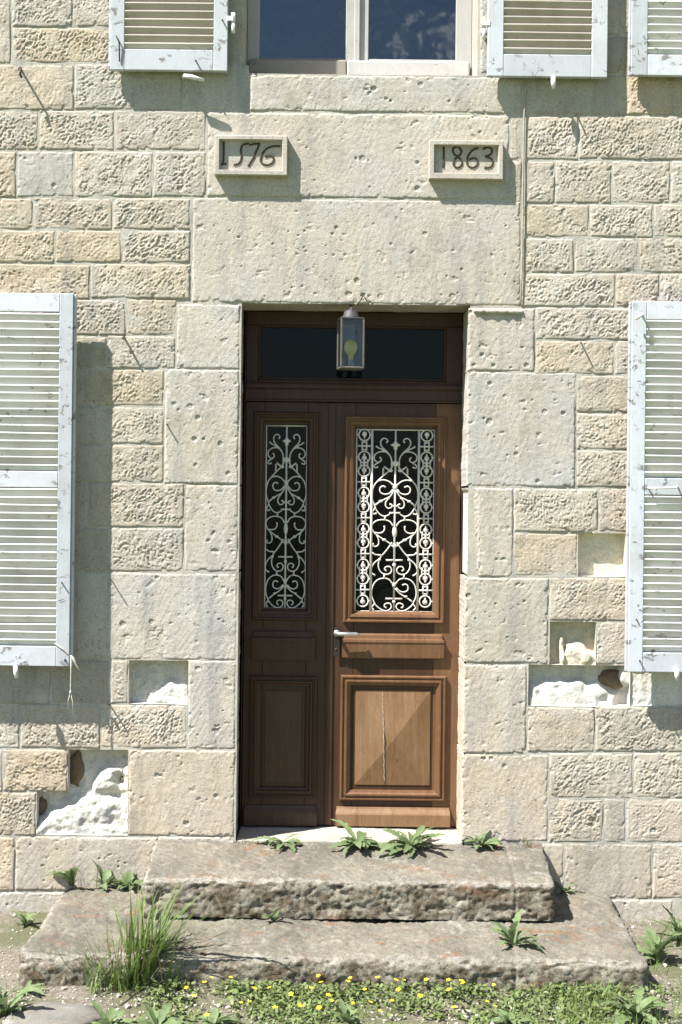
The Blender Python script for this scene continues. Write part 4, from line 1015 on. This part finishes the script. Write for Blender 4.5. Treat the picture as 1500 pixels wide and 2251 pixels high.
# iron spikes and stays driven into the wall
def spike(pts, r=.0045, name='iron_spike'): tubeobj(name, pts, r, M_IRON, house, 6)
spike([pw(45, 150, .02), pw(45, 151, -.03), pw(46, 152, -.075), pw(44, 163, -.085), pw(48, 170, -.07)], .006)
spike([pw(272, 738, .02), pw(272, 741, -.02), pw(271, 745, -.06)], .0055)
spike([pw(366, 931, .02), pw(367, 933, -.035)], .004)
spike([pw(243, 1272, .02), pw(243, 1273, -.05)], .003)
spike([pw(1277, 752, .02), pw(1278, 753, -.045)], .0038)
spike([pw(1268, 250, .02), pw(1268, 251, -.04)], .004)
spike([pw(243, 1552, .02), pw(240, 1548, -.055)], .004)

# ------------------------------------------------------------------ lantern over the door
LYc = 0.015
lx, lzt = W(772, 700, LYc); lzb = W(772, 812, LYc)[1]; hw = 0.062
lantern = empty('wall_lantern', (lx, LYc, lzb))
tag(lantern, 'small square glass lantern with yellowed bulb hanging under the door lintel', 'lantern')
def lpart(name, fn, mat):
    mb = MB(); fn(mb)
    V = np.array(mb.v); a = R(9); c, s = math.cos(a), math.sin(a)
    x, y = V[:, 0] * c - V[:, 1] * s, V[:, 0] * s + V[:, 1] * c
    V[:, 0], V[:, 1] = x + lx, y + LYc; V[:, 2] += lzb
    mb.v = [tuple(p) for p in V]; return mb.build(name, mat, lantern)
LH = lzt - lzb
lpart('base_plate', lambda m: m.box(-hw, hw, -hw, hw, 0, .010, .003), M_TIN)
for sx_ in (-1, 1):
    for sy_ in (-1, 1):
        lpart('corner_post', lambda m: m.box(min(sx_ * hw, sx_ * (hw - .010)), max(sx_ * hw, sx_ * (hw - .010)), min(sy_ * hw, sy_ * (hw - .010)), max(sy_ * hw, sy_ * (hw - .010)), .0102, LH - .0102, .002), M_TIN)
lpart('top_frame', lambda m: m.box(-hw, hw, -hw, hw, LH - .010, LH, .003), M_ZINC)
lpart('cap', lambda m: m.lathe([(.046, LH + .0002), (.046, LH + .010), (.040, LH + .014), (.036, LH + .034), (.026, LH + .042), (.010, LH + .045), (.006, LH + .060), (.0001, LH + .061)], 0, 0, 18), M_ZINC)
soff = DZ1 - lzb
lpart('hanging_stem', lambda m: m.tube([(0, .012, LH + .055), (0, .014, soff + .01)], .005, 7), M_IRON)
for (a_, b_, c_, d_) in ((-hw + .011, hw - .011, -hw + .003, -hw + .005), (-hw + .011, hw - .011, hw - .005, hw - .003)):
    lpart('glass', lambda m: m.box(a_, b_, c_, d_, .011, LH - .011, 0), M_LGLASS)
    lpart('glass', lambda m: m.box(c_, d_, a_, b_, .011, LH - .011, 0), M_LGLASS)
lpart('bulb', lambda m: m.lathe([(.011, .050), (.013, .070), (.024, .082), (.034, .102), (.035, .118), (.028, .140), (.013, .152), (.0001, .155)], 0, 0, 18), M_BULB)
lpart('bulb_socket', lambda m: m.lathe([(.014, .0102), (.014, .040), (.011, .050)], 0, 0, 14), M_FILL)
tubeobj('hanging_hook', [pw(799, 648, .02), pw(799, 649, -.018), pw(795, 657, -.028), pw(784, 672, -.026), pw(775, 681, -.012), (lx, LYc + .004, DZ1 - .004)], .0032, M_IRON, lantern)
tubeobj('supply_wire', [pw(800, 650, .01), pw(803, 652, -.012), pw(812, 660, -.01), pw(818, 668, -.006)], .0025, M_CABLE, lantern)

# cable running down the wall
cable = MB().tube([pw(x, y, Y) for x, y, Y in ((1160, -260, -.008), (1159, 60, -.008), (1157, 166, -.009), (1153, 250, -.010), (1151, 350, -.008), (1150, 445, -.010), (1149, 540, -.008), (1147, 610, -.009), (1145, 662, -.008), (1143, 672, .01))], .0045, 8).build('wall_cable', M_CABLE)
tag(cable, 'thin pale cable running down the stones beside the lintel', 'cable')
# frayed string on the left shutter
mb = MB(); mb.tube([pw(120, 1414, YLO - .003), pw(140, 1428, YLO - .006), pw(150, 1438, YLO - .006), pw(157, 1444, YLO + .0)], .0028, 6)
mb.tube([pw(155, 1442, YLO), pw(160, 1446, YLO - .006), pw(166, 1458, YLO - .004), pw(171, 1468, YLO), pw(176, 1475, YLO + .004)], [.005, .0065, .006, .005, .003], 7)
mb.tube([pw(156, 1444, YLO), pw(156, 1480, YLO), pw(155, 1520, YLO), pw(155, 1524, YLO)], .0028, 6)
mb.tube([pw(155, 1518, YLO), pw(155, 1522, YLO), pw(155, 1527, YLO)], [.004, .0062, .004], 7)
mb.tube([pw(154, 1525, YLO), pw(150, 1540, YLO), pw(150, 1562, YLO)], .002, 5); mb.tube([pw(156, 1525, YLO), pw(160, 1545, YLO), pw(160, 1572, YLO)], .002, 5)
tag(mb.build('string', M_STRING), 'frayed knotted string hanging from the corner of a shutter', 'string')

# ------------------------------------------------------------------ steps
E1, E2 = 0.56, 1.08
ux0 = W(313, 1940, -E1)[0]; ux1 = W(1221, 1940, -E1)[0]
uz = W(770, 1938, -E1)[1]; uzb = W(770, 1853, 0)[1]
lxa = W(36, 2110, -E2)[0]; lxb = W(1427, 2110, -E2)[0]
lz = W(735, 2104, -E2)[1]; lzb_ = W(735, 1954, 0)[1]
bx0 = W(140, 1954, 0)[0]; bx1 = W(1343, 1958, 0)[0]
ub0 = W(338, 1858, 0)[0]; ub1 = W(1192, 1862, 0)[0]
def crack(xc):
    return lambda wx, wy, wz: 0.010 * np.exp(-((wx - xc - 0.004 * perlin(wy * 30 + wz * 30, wz * 0, 3)) / 0.006) ** 2)
st1 = slab('stone_step', lxa, lxb, -E2, -0.004, lz, -0.02, M_STEP, None, 0.0095, 81, lzb_ - lz, 0.009, 0.050, (bx0 - lxa, bx1 - lxb), 0.0055, 0.0, crack(W(1135, 2110, -E2)[0]))
tag(st1, 'wide worn lower step of grey lichened stone with rusty stains', 'step')
st2 = slab('stone_step', ux0, ux1, -E1, -0.006, uz, lz + 0.012, M_STEP, None, 0.0085, 85, uzb - uz, 0.008, 0.030, (ub0 - ux0, ub1 - ux1), 0.008, 0.0, crack(W(1133, 1990, -E1)[0]))
tag(st2, 'upper doorstep block with dark pitted front under the threshold', 'step')

# ------------------------------------------------------------------ plants
def leaf_mesh(L, w, teeth, droop, seed, jag=0.45):
    rg = np.random.default_rng(seed); n = 14; V = []; Fc = []
    for i in range(n + 1):
        t = i / n; env = (math.sin(math.pi * min(1, t * 0.93 + 0.07)) ** 0.8) * (0.35 + 0.65 * t ** 0.7)
        j = 1 - jag * (0.5 + 0.5 * math.cos(2 * math.pi * teeth * t + rg.uniform(-.4, .4)))
        hw_ = max(0.0006, w / 2 * env * j) if i < n else 0.0003
        x = L * (t - 0.12 * droop * t * t); z = L * (0.42 * t - droop * 0.55 * t * t) + rg.normal(0, L * 0.004)
        cup = hw_ * 0.35
        V += [(x, -hw_, z + cup), (x, 0, z), (x, hw_ * rg.uniform(.85, 1.15), z + cup)]
    for i in range(n):
        a = i * 3; Fc += [(a, a + 3, a + 4, a + 1), (a + 1, a + 4, a + 5, a + 2)]
    me = mesh_np('leaf', V, Fc, True); me.materials.append(M_LEAF); return me
LEAVES = [leaf_mesh(0.12, 0.046, 5, 0.95, 1), leaf_mesh(0.10, 0.042, 4, 1.2, 2), leaf_mesh(0.13, 0.040, 6, 0.75, 3), leaf_mesh(0.09, 0.046, 3, 1.0, 4, 0.25), leaf_mesh(0.11, 0.036, 7, 0.6, 5)]
BROAD = [leaf_mesh(0.12, 0.056, 1, 0.7, 11, 0.05), leaf_mesh(0.14, 0.040, 2, 0.45, 12, 0.08), leaf_mesh(0.10, 0.040, 1, 0.9, 13, 0.05)]
def rosette(name, loc, n, size, label, cat='plant', meshes=LEAVES, az=(0, 360), lift=(-5, 30), seed=0, group=None):
    rg = random.Random(seed * 13 + 5); n = int(n * 1.5)
    e = empty(name, loc); tag(e, label, cat, group)
    for i in range(n):
        o = bpy.data.objects.new('leaf', rg.choice(meshes)); COL.objects.link(o); o.parent = e
        a = az[0] + (az[1] - az[0]) * (i + rg.uniform(-.3, .3)) / n
        o.rotation_euler = Euler((R(rg.uniform(-25, 25)), -R(rg.uniform(*lift)), R(a)), 'XYZ')
        s = size * 1.5 * rg.uniform(.5, 1.15); o.scale = (s, s, s); o.location = (rg.uniform(-.008, .008), rg.uniform(-.008, .008), 0.004)
    return e
def on_upper(px, py): x, y = G(px, py, uzb - .01); return (x, y, uzb - 0.02 + (uzb - uz) * y / E1 + .014)
def on_lower(px, py): x, y = G(px, py, lzb_); return (x, y, lzb_ + (lzb_ - lz) * y / E2 - 0.004)
def on_ground(px, py): x, y = G(px, py, GZ); return (x, y, float(gheight(np.array(x), np.array(y))))
rosette('dandelion', (W(622, 1857, -.05)[0], -.06, uzb + .001), 8, 0.95, 'small dandelion rosette on the step in the shaded side of the door', seed=1, lift=(-5, 25), az=(150, 400))
rosette('dandelion', (W(790, 1862, -.06)[0], -.075, uzb - .001), 15, 1.25, 'big dandelion rosette on the step below the wide door leaf', seed=2, lift=(-8, 28))
rosette('hawkweed', (W(905, 1864, -.06)[0], -.075, uzb - .001), 18, 1.15, 'spiky toothed weed on the step beside the big dandelion', seed=3, lift=(-8, 28), meshes=[LEAVES[2], LEAVES[4]])
rosette('dandelion', (W(1058, 1860, -.05)[0], -.05, uzb), 9, 0.95, 'leafy weed with broad leaves at the foot of the door quoin', seed=4, meshes=BROAD + LEAVES[:1], lift=(0, 40))
rosette('hart_tongue', (W(160, 1948, -.03)[0], -.035, lzb_ + .0), 6, 1.15, 'upright wavy leaves at the wall behind the lower step', seed=5, meshes=[LEAVES[0], LEAVES[2]], az=(150, 300), lift=(20, 62))
rosette('dandelion', (W(228, 1945, -.03)[0], -.04, lzb_ + .001), 7, 0.95, 'bushy weed with pointed leaves in the corner between the steps and wall', seed=6, lift=(10, 60))
rosette('nettle', (W(282, 1945, -.04)[0], -.05, lzb_ + .001), 12, 0.75, 'small dense weed against the end of the upper step', seed=7, lift=(15, 65), meshes=[LEAVES[3], LEAVES[0]])
rosette('dandelion', on_lower(1130, 2078), 11, 0.95, 'single weed rosette sprouting from a crack in the lower step', seed=8, lift=(5, 55))
rosette('ivy_seedling', (W(600, 2024, -E1)[0], -E1 - .045, lz + .014), 9, 0.42, 'little dark weed under the front of the upper step', seed=9, meshes=BROAD, lift=(0, 40))
rosette('dandelion', (W(1240, 1948, -.03)[0], -.035, lzb_ + .002), 7, 0.55, 'tiny weed by the wall at the end of the upper step', seed=10, lift=(5, 50))
rosette('dandelion', on_ground(55, 2032), 8, 0.6, 'small weed on bare soil by the foot of the wall', seed=11, lift=(5, 50))
rosette('dandelion', on_ground(1445, 2120), 11, 1.25, 'lush weed with upright leaves beside the end of the lower step', seed=12, lift=(20, 68))
rosette('dandelion', on_ground(1492, 2065), 10, 1.1, 'weed clump against the wall foot below the plaster patch', seed=13, lift=(15, 60))
rosette('dock_plant', on_ground(240, 2252), 9, 0.85, 'broad glossy dock leaves next to the grass tuft', seed=14, meshes=BROAD + LEAVES[:1], lift=(5, 50))
rosette('dock_plant', on_ground(345, 2255), 10, 0.9, 'arching dock leaves in front of the grass tuft', seed=15, meshes=BROAD + LEAVES[:1], lift=(0, 45))
rosette('dandelion', on_ground(10, 2225), 10, 1.15, 'leafy weed beside the rough end of the lower step', seed=16, lift=(10, 60))
rosette('dandelion', on_ground(1400, 2232), 13, 1.15, 'dandelion with drooping leaves in the turf', seed=17, lift=(0, 45))
rosette('dandelion', on_ground(60, 2180), 8, 0.55, 'small weed growing on the bare soil by the flat paving stone', seed=19, lift=(0, 45))
rosette('dandelion', on_ground(1330, 2190), 9, 0.6, 'small weed in the turf beside the corner of the lower step', seed=20, lift=(5, 55))
rosette('plantain', on_ground(470, 2246), 10, 0.6, 'flat plantain rosette with broad leaves among the yellow flowers', seed=21, meshes=BROAD, lift=(-5, 25))
rosette('plantain', on_ground(760, 2246), 9, 0.55, 'plantain with upright broad leaves at the gravelly edge of the flowers', seed=22, meshes=BROAD, lift=(10, 55))
rosette('dandelion', on_ground(1120, 2245), 9, 0.8, 'low dandelion between turf and flowers', seed=18, lift=(0, 45))

def blades(P, H, az, lean, width, seg=4, curl=0.8):
    """tapered, bending blades as quads; arrays per blade"""
    n = len(H); V = np.zeros((n, seg + 1, 2, 3)); t = np.linspace(0, 1, seg + 1)
    d = np.stack([np.cos(az), np.sin(az)], -1); s = np.stack([-np.sin(az), np.cos(az)], -1)
    for k in range(seg + 1):
        ho = H * (lean * t[k] + curl * lean * t[k] ** 2) * 0.7; up = H * (t[k] - 0.28 * np.clip(lean, 0, 1.4) * t[k] ** 2)
        w = width * (1 - t[k] ** 1.6) * 0.5 + 0.0003
        c = P.copy(); c[:, :2] += d * ho[:, None]; c[:, 2] += up
        for j, q in ((0, -1), (1, 1)):
            V[:, k, j] = c; V[:, k, j, :2] += s * (q * w)[:, None]
    idx = np.arange(n)[:, None] * (seg + 1) * 2; Q = []
    for k in range(seg): Q.append(np.stack([idx[:, 0] + 2 * k, idx[:, 0] + 2 * k + 1, idx[:, 0] + 2 * k + 3, idx[:, 0] + 2 * k + 2], -1))
    return V.reshape(-1, 3), np.concatenate(Q)
def tuft(name, loc, n, hmin, hmax, spread, lean, width, label, mat=M_GRASS, seed=1, cat='grass'):
    rg = np.random.default_rng(seed)
    P = np.stack([rg.normal(0, spread, n), rg.normal(0, spread, n) * .8, np.zeros(n)], -1)
    az = np.arctan2(P[:, 1], P[:, 0]) + rg.normal(0, .8, n)
    V, Q = blades(P, rg.uniform(hmin, hmax, n) * rg.uniform(.5, 1, n) ** .5, az, np.abs(rg.normal(lean, .25, n)), width * rg.uniform(.6, 1.2, n), 5)
    o = link(name, mesh_np(name, V, Q, True), mat, None, loc); tag(o, label, cat); return o
gt = G(300, 2150, GZ + .02)
e = empty('grass_tuft', (gt[0], gt[1] - .02, GZ)); tag(e, 'tall tuft of green grass growing against the lower step', 'grass')
rg = np.random.default_rng(5)
n = 120; P = np.stack([rg.normal(0.02, .042, n), rg.normal(0, .03, n), np.zeros(n)], -1)
V, Q = blades(P, rg.uniform(.16, .48, n), rg.uniform(-1.2, 2.2, n) + rg.normal(0, .6, n), np.abs(rg.normal(.30, .30, n)), rg.uniform(.005, .015, n), 6, 1.3)
o = link('tall_blades', mesh_np('tall_blades', V, Q, True), M_GRASS, e, (gt[0], gt[1] - .02, GZ))
n = 36; P = np.stack([rg.normal(0.05, .05, n), rg.normal(0, .03, n), np.zeros(n)], -1)
V, Q = blades(P, rg.uniform(.20, .44, n), rg.normal(.1, .9, n), np.abs(rg.normal(.35, .25, n)), rg.uniform(.012, .022, n), 6, 1.2)
o = link('broad_blades', mesh_np('broad_blades', V, Q, True), M_GRASS, e, (gt[0], gt[1] - .02, GZ))
n = 340; P = np.stack([rg.normal(-0.05, .085, n), rg.normal(-.02, .05, n), np.zeros(n)], -1)
V, Q = blades(P, rg.uniform(.08, .24, n), rg.uniform(0, 6.28, n), np.abs(rg.normal(.5, .3, n)), rg.uniform(.003, .007, n), 5)
o = link('short_blades', mesh_np('short_blades', V, Q, True), M_GRASS, e, (gt[0], gt[1] - .02, GZ))
n = 110; P = np.stack([rg.normal(-0.03, .09, n), rg.normal(-.01, .035, n), np.zeros(n)], -1)
V, Q = blades(P, rg.uniform(.15, .40, n), rg.uniform(0, 6.28, n), np.abs(rg.normal(.3, .25, n)), rg.uniform(.0018, .0035, n), 5)
o = link('dry_stalks', mesh_np('dry_stalks', V, Q, True), M_DRY, e, (gt[0], gt[1] - .02, GZ))
tuft('grass_tuft', (*G(385, 2165, GZ), GZ), 60, .06, .18, .022, .35, .005, 'slim grass sprig between the tall tuft and the yellow flowers', seed=21)
tuft('grass_tuft', (W(190, 1940, -.03)[0], -.05, lzb_ + .002), 26, .08, .24, .05, .15, .0022, 'thin seeding grass stalks rising against the wall', M_DRY, 22)
tuft('grass_tuft', (W(1160, 1858, -.03)[0], -.04, uzb - .002), 30, .03, .09, .02, .5, .003, 'dry brownish tuft at the corner of the upper step', M_DRY, 23)
tuft('grass_tuft', (W(555, 1856, -.03)[0], -.03, uzb - .002), 90, .008, .03, .05, .6, .003, 'yellowish moss and dry grass at the jamb foot', M_DRY, 24, 'moss')['kind'] = 'stuff'
cb = rubble(1097, 1858, -.045, .016, .014, .013, M_BRICKCHIP, 91, 'brick_chip', parent=None)
cb.parent = None; cb.location = (W(1097, 1858, -.045)[0], -.045, uzb + .006); tag(cb, 'small pink brick chip lying on the upper step', 'brick chip')

# ground cover between the lower step and the camera
def in_step(x, y): return (x > lxa - .01) & (x < lxb + .01) & (y > -E2 - .01)
n = 42000; rg = np.random.default_rng(31)
X = rg.uniform(-2.3, 2.3, n); Y = rg.uniform(-2.1, -0.02, n)
dens = 0.5 + 0.5 * fbm(X * 2.4, Y * 2.4, 33, 3)
gx = sstep(-0.75, -0.35, X)
keep = (~in_step(X, Y)) & (rg.random(n) < np.clip((dens - 0.25) * 1.5, 0, 1) * (0.22 + 0.78 * gx) * np.where(Y > -E2 + .03, 0.10, 1.0))
X, Y = X[keep], Y[keep]; Z = gheight(X, Y); n = len(X)
right = sstep(0.6, 1.3, X)
H = rg.uniform(.015, .060, n) * (0.85 + 1.2 * right) * (1 + 0.8 * (rg.random(n) > .9))
V, Q = blades(np.stack([X, Y, Z - .002], -1), H, rg.uniform(0, 6.28, n), np.abs(rg.normal(.6, .35, n)), rg.uniform(.0016, .0036, n), 3)
tag(link('turf', mesh_np('turf', V, Q, True), M_GRASS), 'short sparse turf growing through the gravel', 'grass', kind='stuff')
# creeping leaflets
n = 42000; X = rg.uniform(-1.0, 1.9, n); Y = rg.uniform(-2.0, -E2 + .05, n)
dens = 0.5 + 0.5 * fbm(X * 3.1 + 7, Y * 3.1, 35, 3)
near = np.exp(-np.abs(Y + E2 + .10) / .22)
keep = (~((X > lxa) & (X < lxb) & (Y > -E2 - .005))) & (rg.random(n) < np.clip((dens - .36 + .20 * near) * 1.6, 0, 1) * sstep(-.85, -.70, X) * sstep(1.7, 0.9, X))
X, Y = X[keep], Y[keep]; n = len(X); Z = gheight(X, Y) + rg.uniform(.003, .058, n) * (.35 + .65 * np.exp(-np.abs(Y + E2 + .08) / .2))
r = rg.uniform(.0035, .0085, n); a = rg.uniform(0, 6.28, n); tl = rg.normal(0, .45, (n, 2))
ring = np.linspace(0, 2 * np.pi, 7)[:-1]
V = np.zeros((n, 6, 3))
for k, t in enumerate(ring):
    u = np.cos(t) * r * 1.5; v = np.sin(t) * r
    ox = u * np.cos(a) - v * np.sin(a); oy = u * np.sin(a) + v * np.cos(a)
    V[:, k] = np.stack([X + ox, Y + oy, Z + ox * tl[:, 0] + oy * tl[:, 1]], -1)
b = np.arange(n)[:, None] * 6
Q = np.concatenate([np.concatenate([b + 0, b + 1, b + 2, b + 3], 1), np.concatenate([b + 0, b + 3, b + 4, b + 5], 1)])
tag(link('ground_cover', mesh_np('ground_cover', V.reshape(-1, 3), Q), M_COVER), 'low creeping leafy ground cover along the lower step', 'ground cover', kind='stuff')
# gravel
n = 5200; X = rg.uniform(-2.3, 2.3, n); Y = np.concatenate([rg.uniform(-2.1, -E2 + .02, n - 900), rg.uniform(-E2, -.02, 900)])
keep = ~in_step(X, Y); X, Y = X[keep], Y[keep]; n = len(X)
bm = bmesh.new(); bmesh.ops.create_icosphere(bm, subdivisions=1, radius=1); base = np.array([v.co[:] for v in bm.verts]); tri = np.array([[v.index for v in f.verts] for f in bm.faces]); bm.free()
s = rg.uniform(.003, .008, n) * (1 + 1.2 * (rg.random(n) > .93)); sc = s[:, None] * rg.uniform(.7, 1.4, (n, 3)) * np.array([1, 1, .7])
V = base[None] * sc[:, None] * rg.uniform(.85, 1.15, (n, len(base), 1)); V += np.stack([X, Y, gheight(X, Y) + s * .3], -1)[:, None]
Q = (tri[None] + (np.arange(n) * len(base))[:, None, None]).reshape(-1, 3)
tag(link('gravel', mesh_np('gravel', V.reshape(-1, 3), Q), M_PEBBLE), 'loose pale gravel scattered before the steps', 'gravel', kind='stuff')
def pebble(px, py, rx, rz, seed, label, tint):
    x, y, z = on_ground(px, py); o = rubble(px, py, y, rx, rx * .8, rz, M_PEBBLE, seed, 'field_stone', tint, parent=None)
    o.parent = None; o.location = (x, y, z + rz * .35); tag(o, label, 'stone')
pebble(1203, 2192, .024, .020, 101, 'white angular stone lying in the turf', (1.5, 1.45, 1.3))
pebble(1125, 2212, .020, .012, 102, 'flat pale stone near the white stone', (1.3, 1.25, 1.15))
pebble(120, 2236, .22, .03, 103, 'broad flat grey paving stone half sunk in front of the steps', (0.42, 0.43, 0.43))
pebble(330, 2178, .020, .018, 104, 'grey pebble at the foot of the grass tuft', (0.8, 0.8, 0.85))

# yellow flowers
def flower_mesh(seed):
    rg = random.Random(seed); V = []; Fc = []
    for k in range(5):
        a = 2 * math.pi * k / 5 + rg.uniform(-.1, .1); c, s = math.cos(a), math.sin(a); n0 = len(V)
        for (u, v, z) in ((.0012, 0, 0), (.006, -.0035, .002), (.0095, -.0026, .0026), (.0102, .0, .0022), (.0095, .0026, .0026), (.006, .0035, .002)):
            V.append((u * c - v * s, u * s + v * c, z + rg.uniform(-.0005, .0005)))
        Fc.append(tuple(range(n0, n0 + 6)))
    n0 = len(V)
    for k in range(4):
        a = math.pi / 2 * k; V.append((.0007 * math.cos(a), .0007 * math.sin(a), -.0005))
    for k in range(4):
        a = math.pi / 2 * k; V.append((.0007 * math.cos(a), .0007 * math.sin(a), -.055))
    for k in range(4): Fc.append((n0 + k, n0 + 4 + k, n0 + 4 + (k + 1) % 4, n0 + (k + 1) % 4))
    me = bpy.data.meshes.new('yellow_flower'); me.from_pydata(V, [], Fc); me.update()
    me.materials.append(M_PETAL); me.materials.append(M_COVER)
    for p in me.polygons: p.material_index = 1 if p.index >= 5 else 0
    return me
FM = [flower_mesh(k) for k in range(3)]
FPX = [(410, 2172), (450, 2160), (465, 2150), (508, 2145), (560, 2173), (427, 2190), (530, 2205), (550, 2203), (455, 2232), (592, 2172), (605, 2215), (700, 2146), (706, 2160), (684, 2173), (730, 2200), (702, 2216), (660, 2211), (829, 2136), (886, 2141), (936, 2146), (765, 2158), (802, 2176), (871, 2155), (876, 2176), (1013, 2150), (986, 2152), (1018, 2162), (988, 2176), (1086, 2166), (815, 2204), (776, 2206), (836, 2223), (1072, 2203), (1088, 2212), (924, 2190), (998, 2215), (640, 2186), (722, 2188), (770, 2149), (862, 2201)]
for k, (fx, fy) in enumerate(FPX):
    z = GZ + random.uniform(.045, .065); x, y = G(fx, fy, z); y = min(y, -E2 - .015)
    o = link('yellow_flower', FM[k % 3], None, None, (x, y, z)); o.rotation_euler = (R(random.uniform(15, 50)), R(random.uniform(-15, 15)), random.uniform(0, 6)); sc_ = random.uniform(0.8, 1.25); o.scale = (sc_, sc_, 1)
    o.rotation_euler = (R(random.uniform(0, 30)), R(random.uniform(-18, 18)), random.uniform(-.6, .6))
    tag(o, 'small yellow five-petalled flower in the ground cover below the lower step', 'flower', 'yellow flowers below the step')
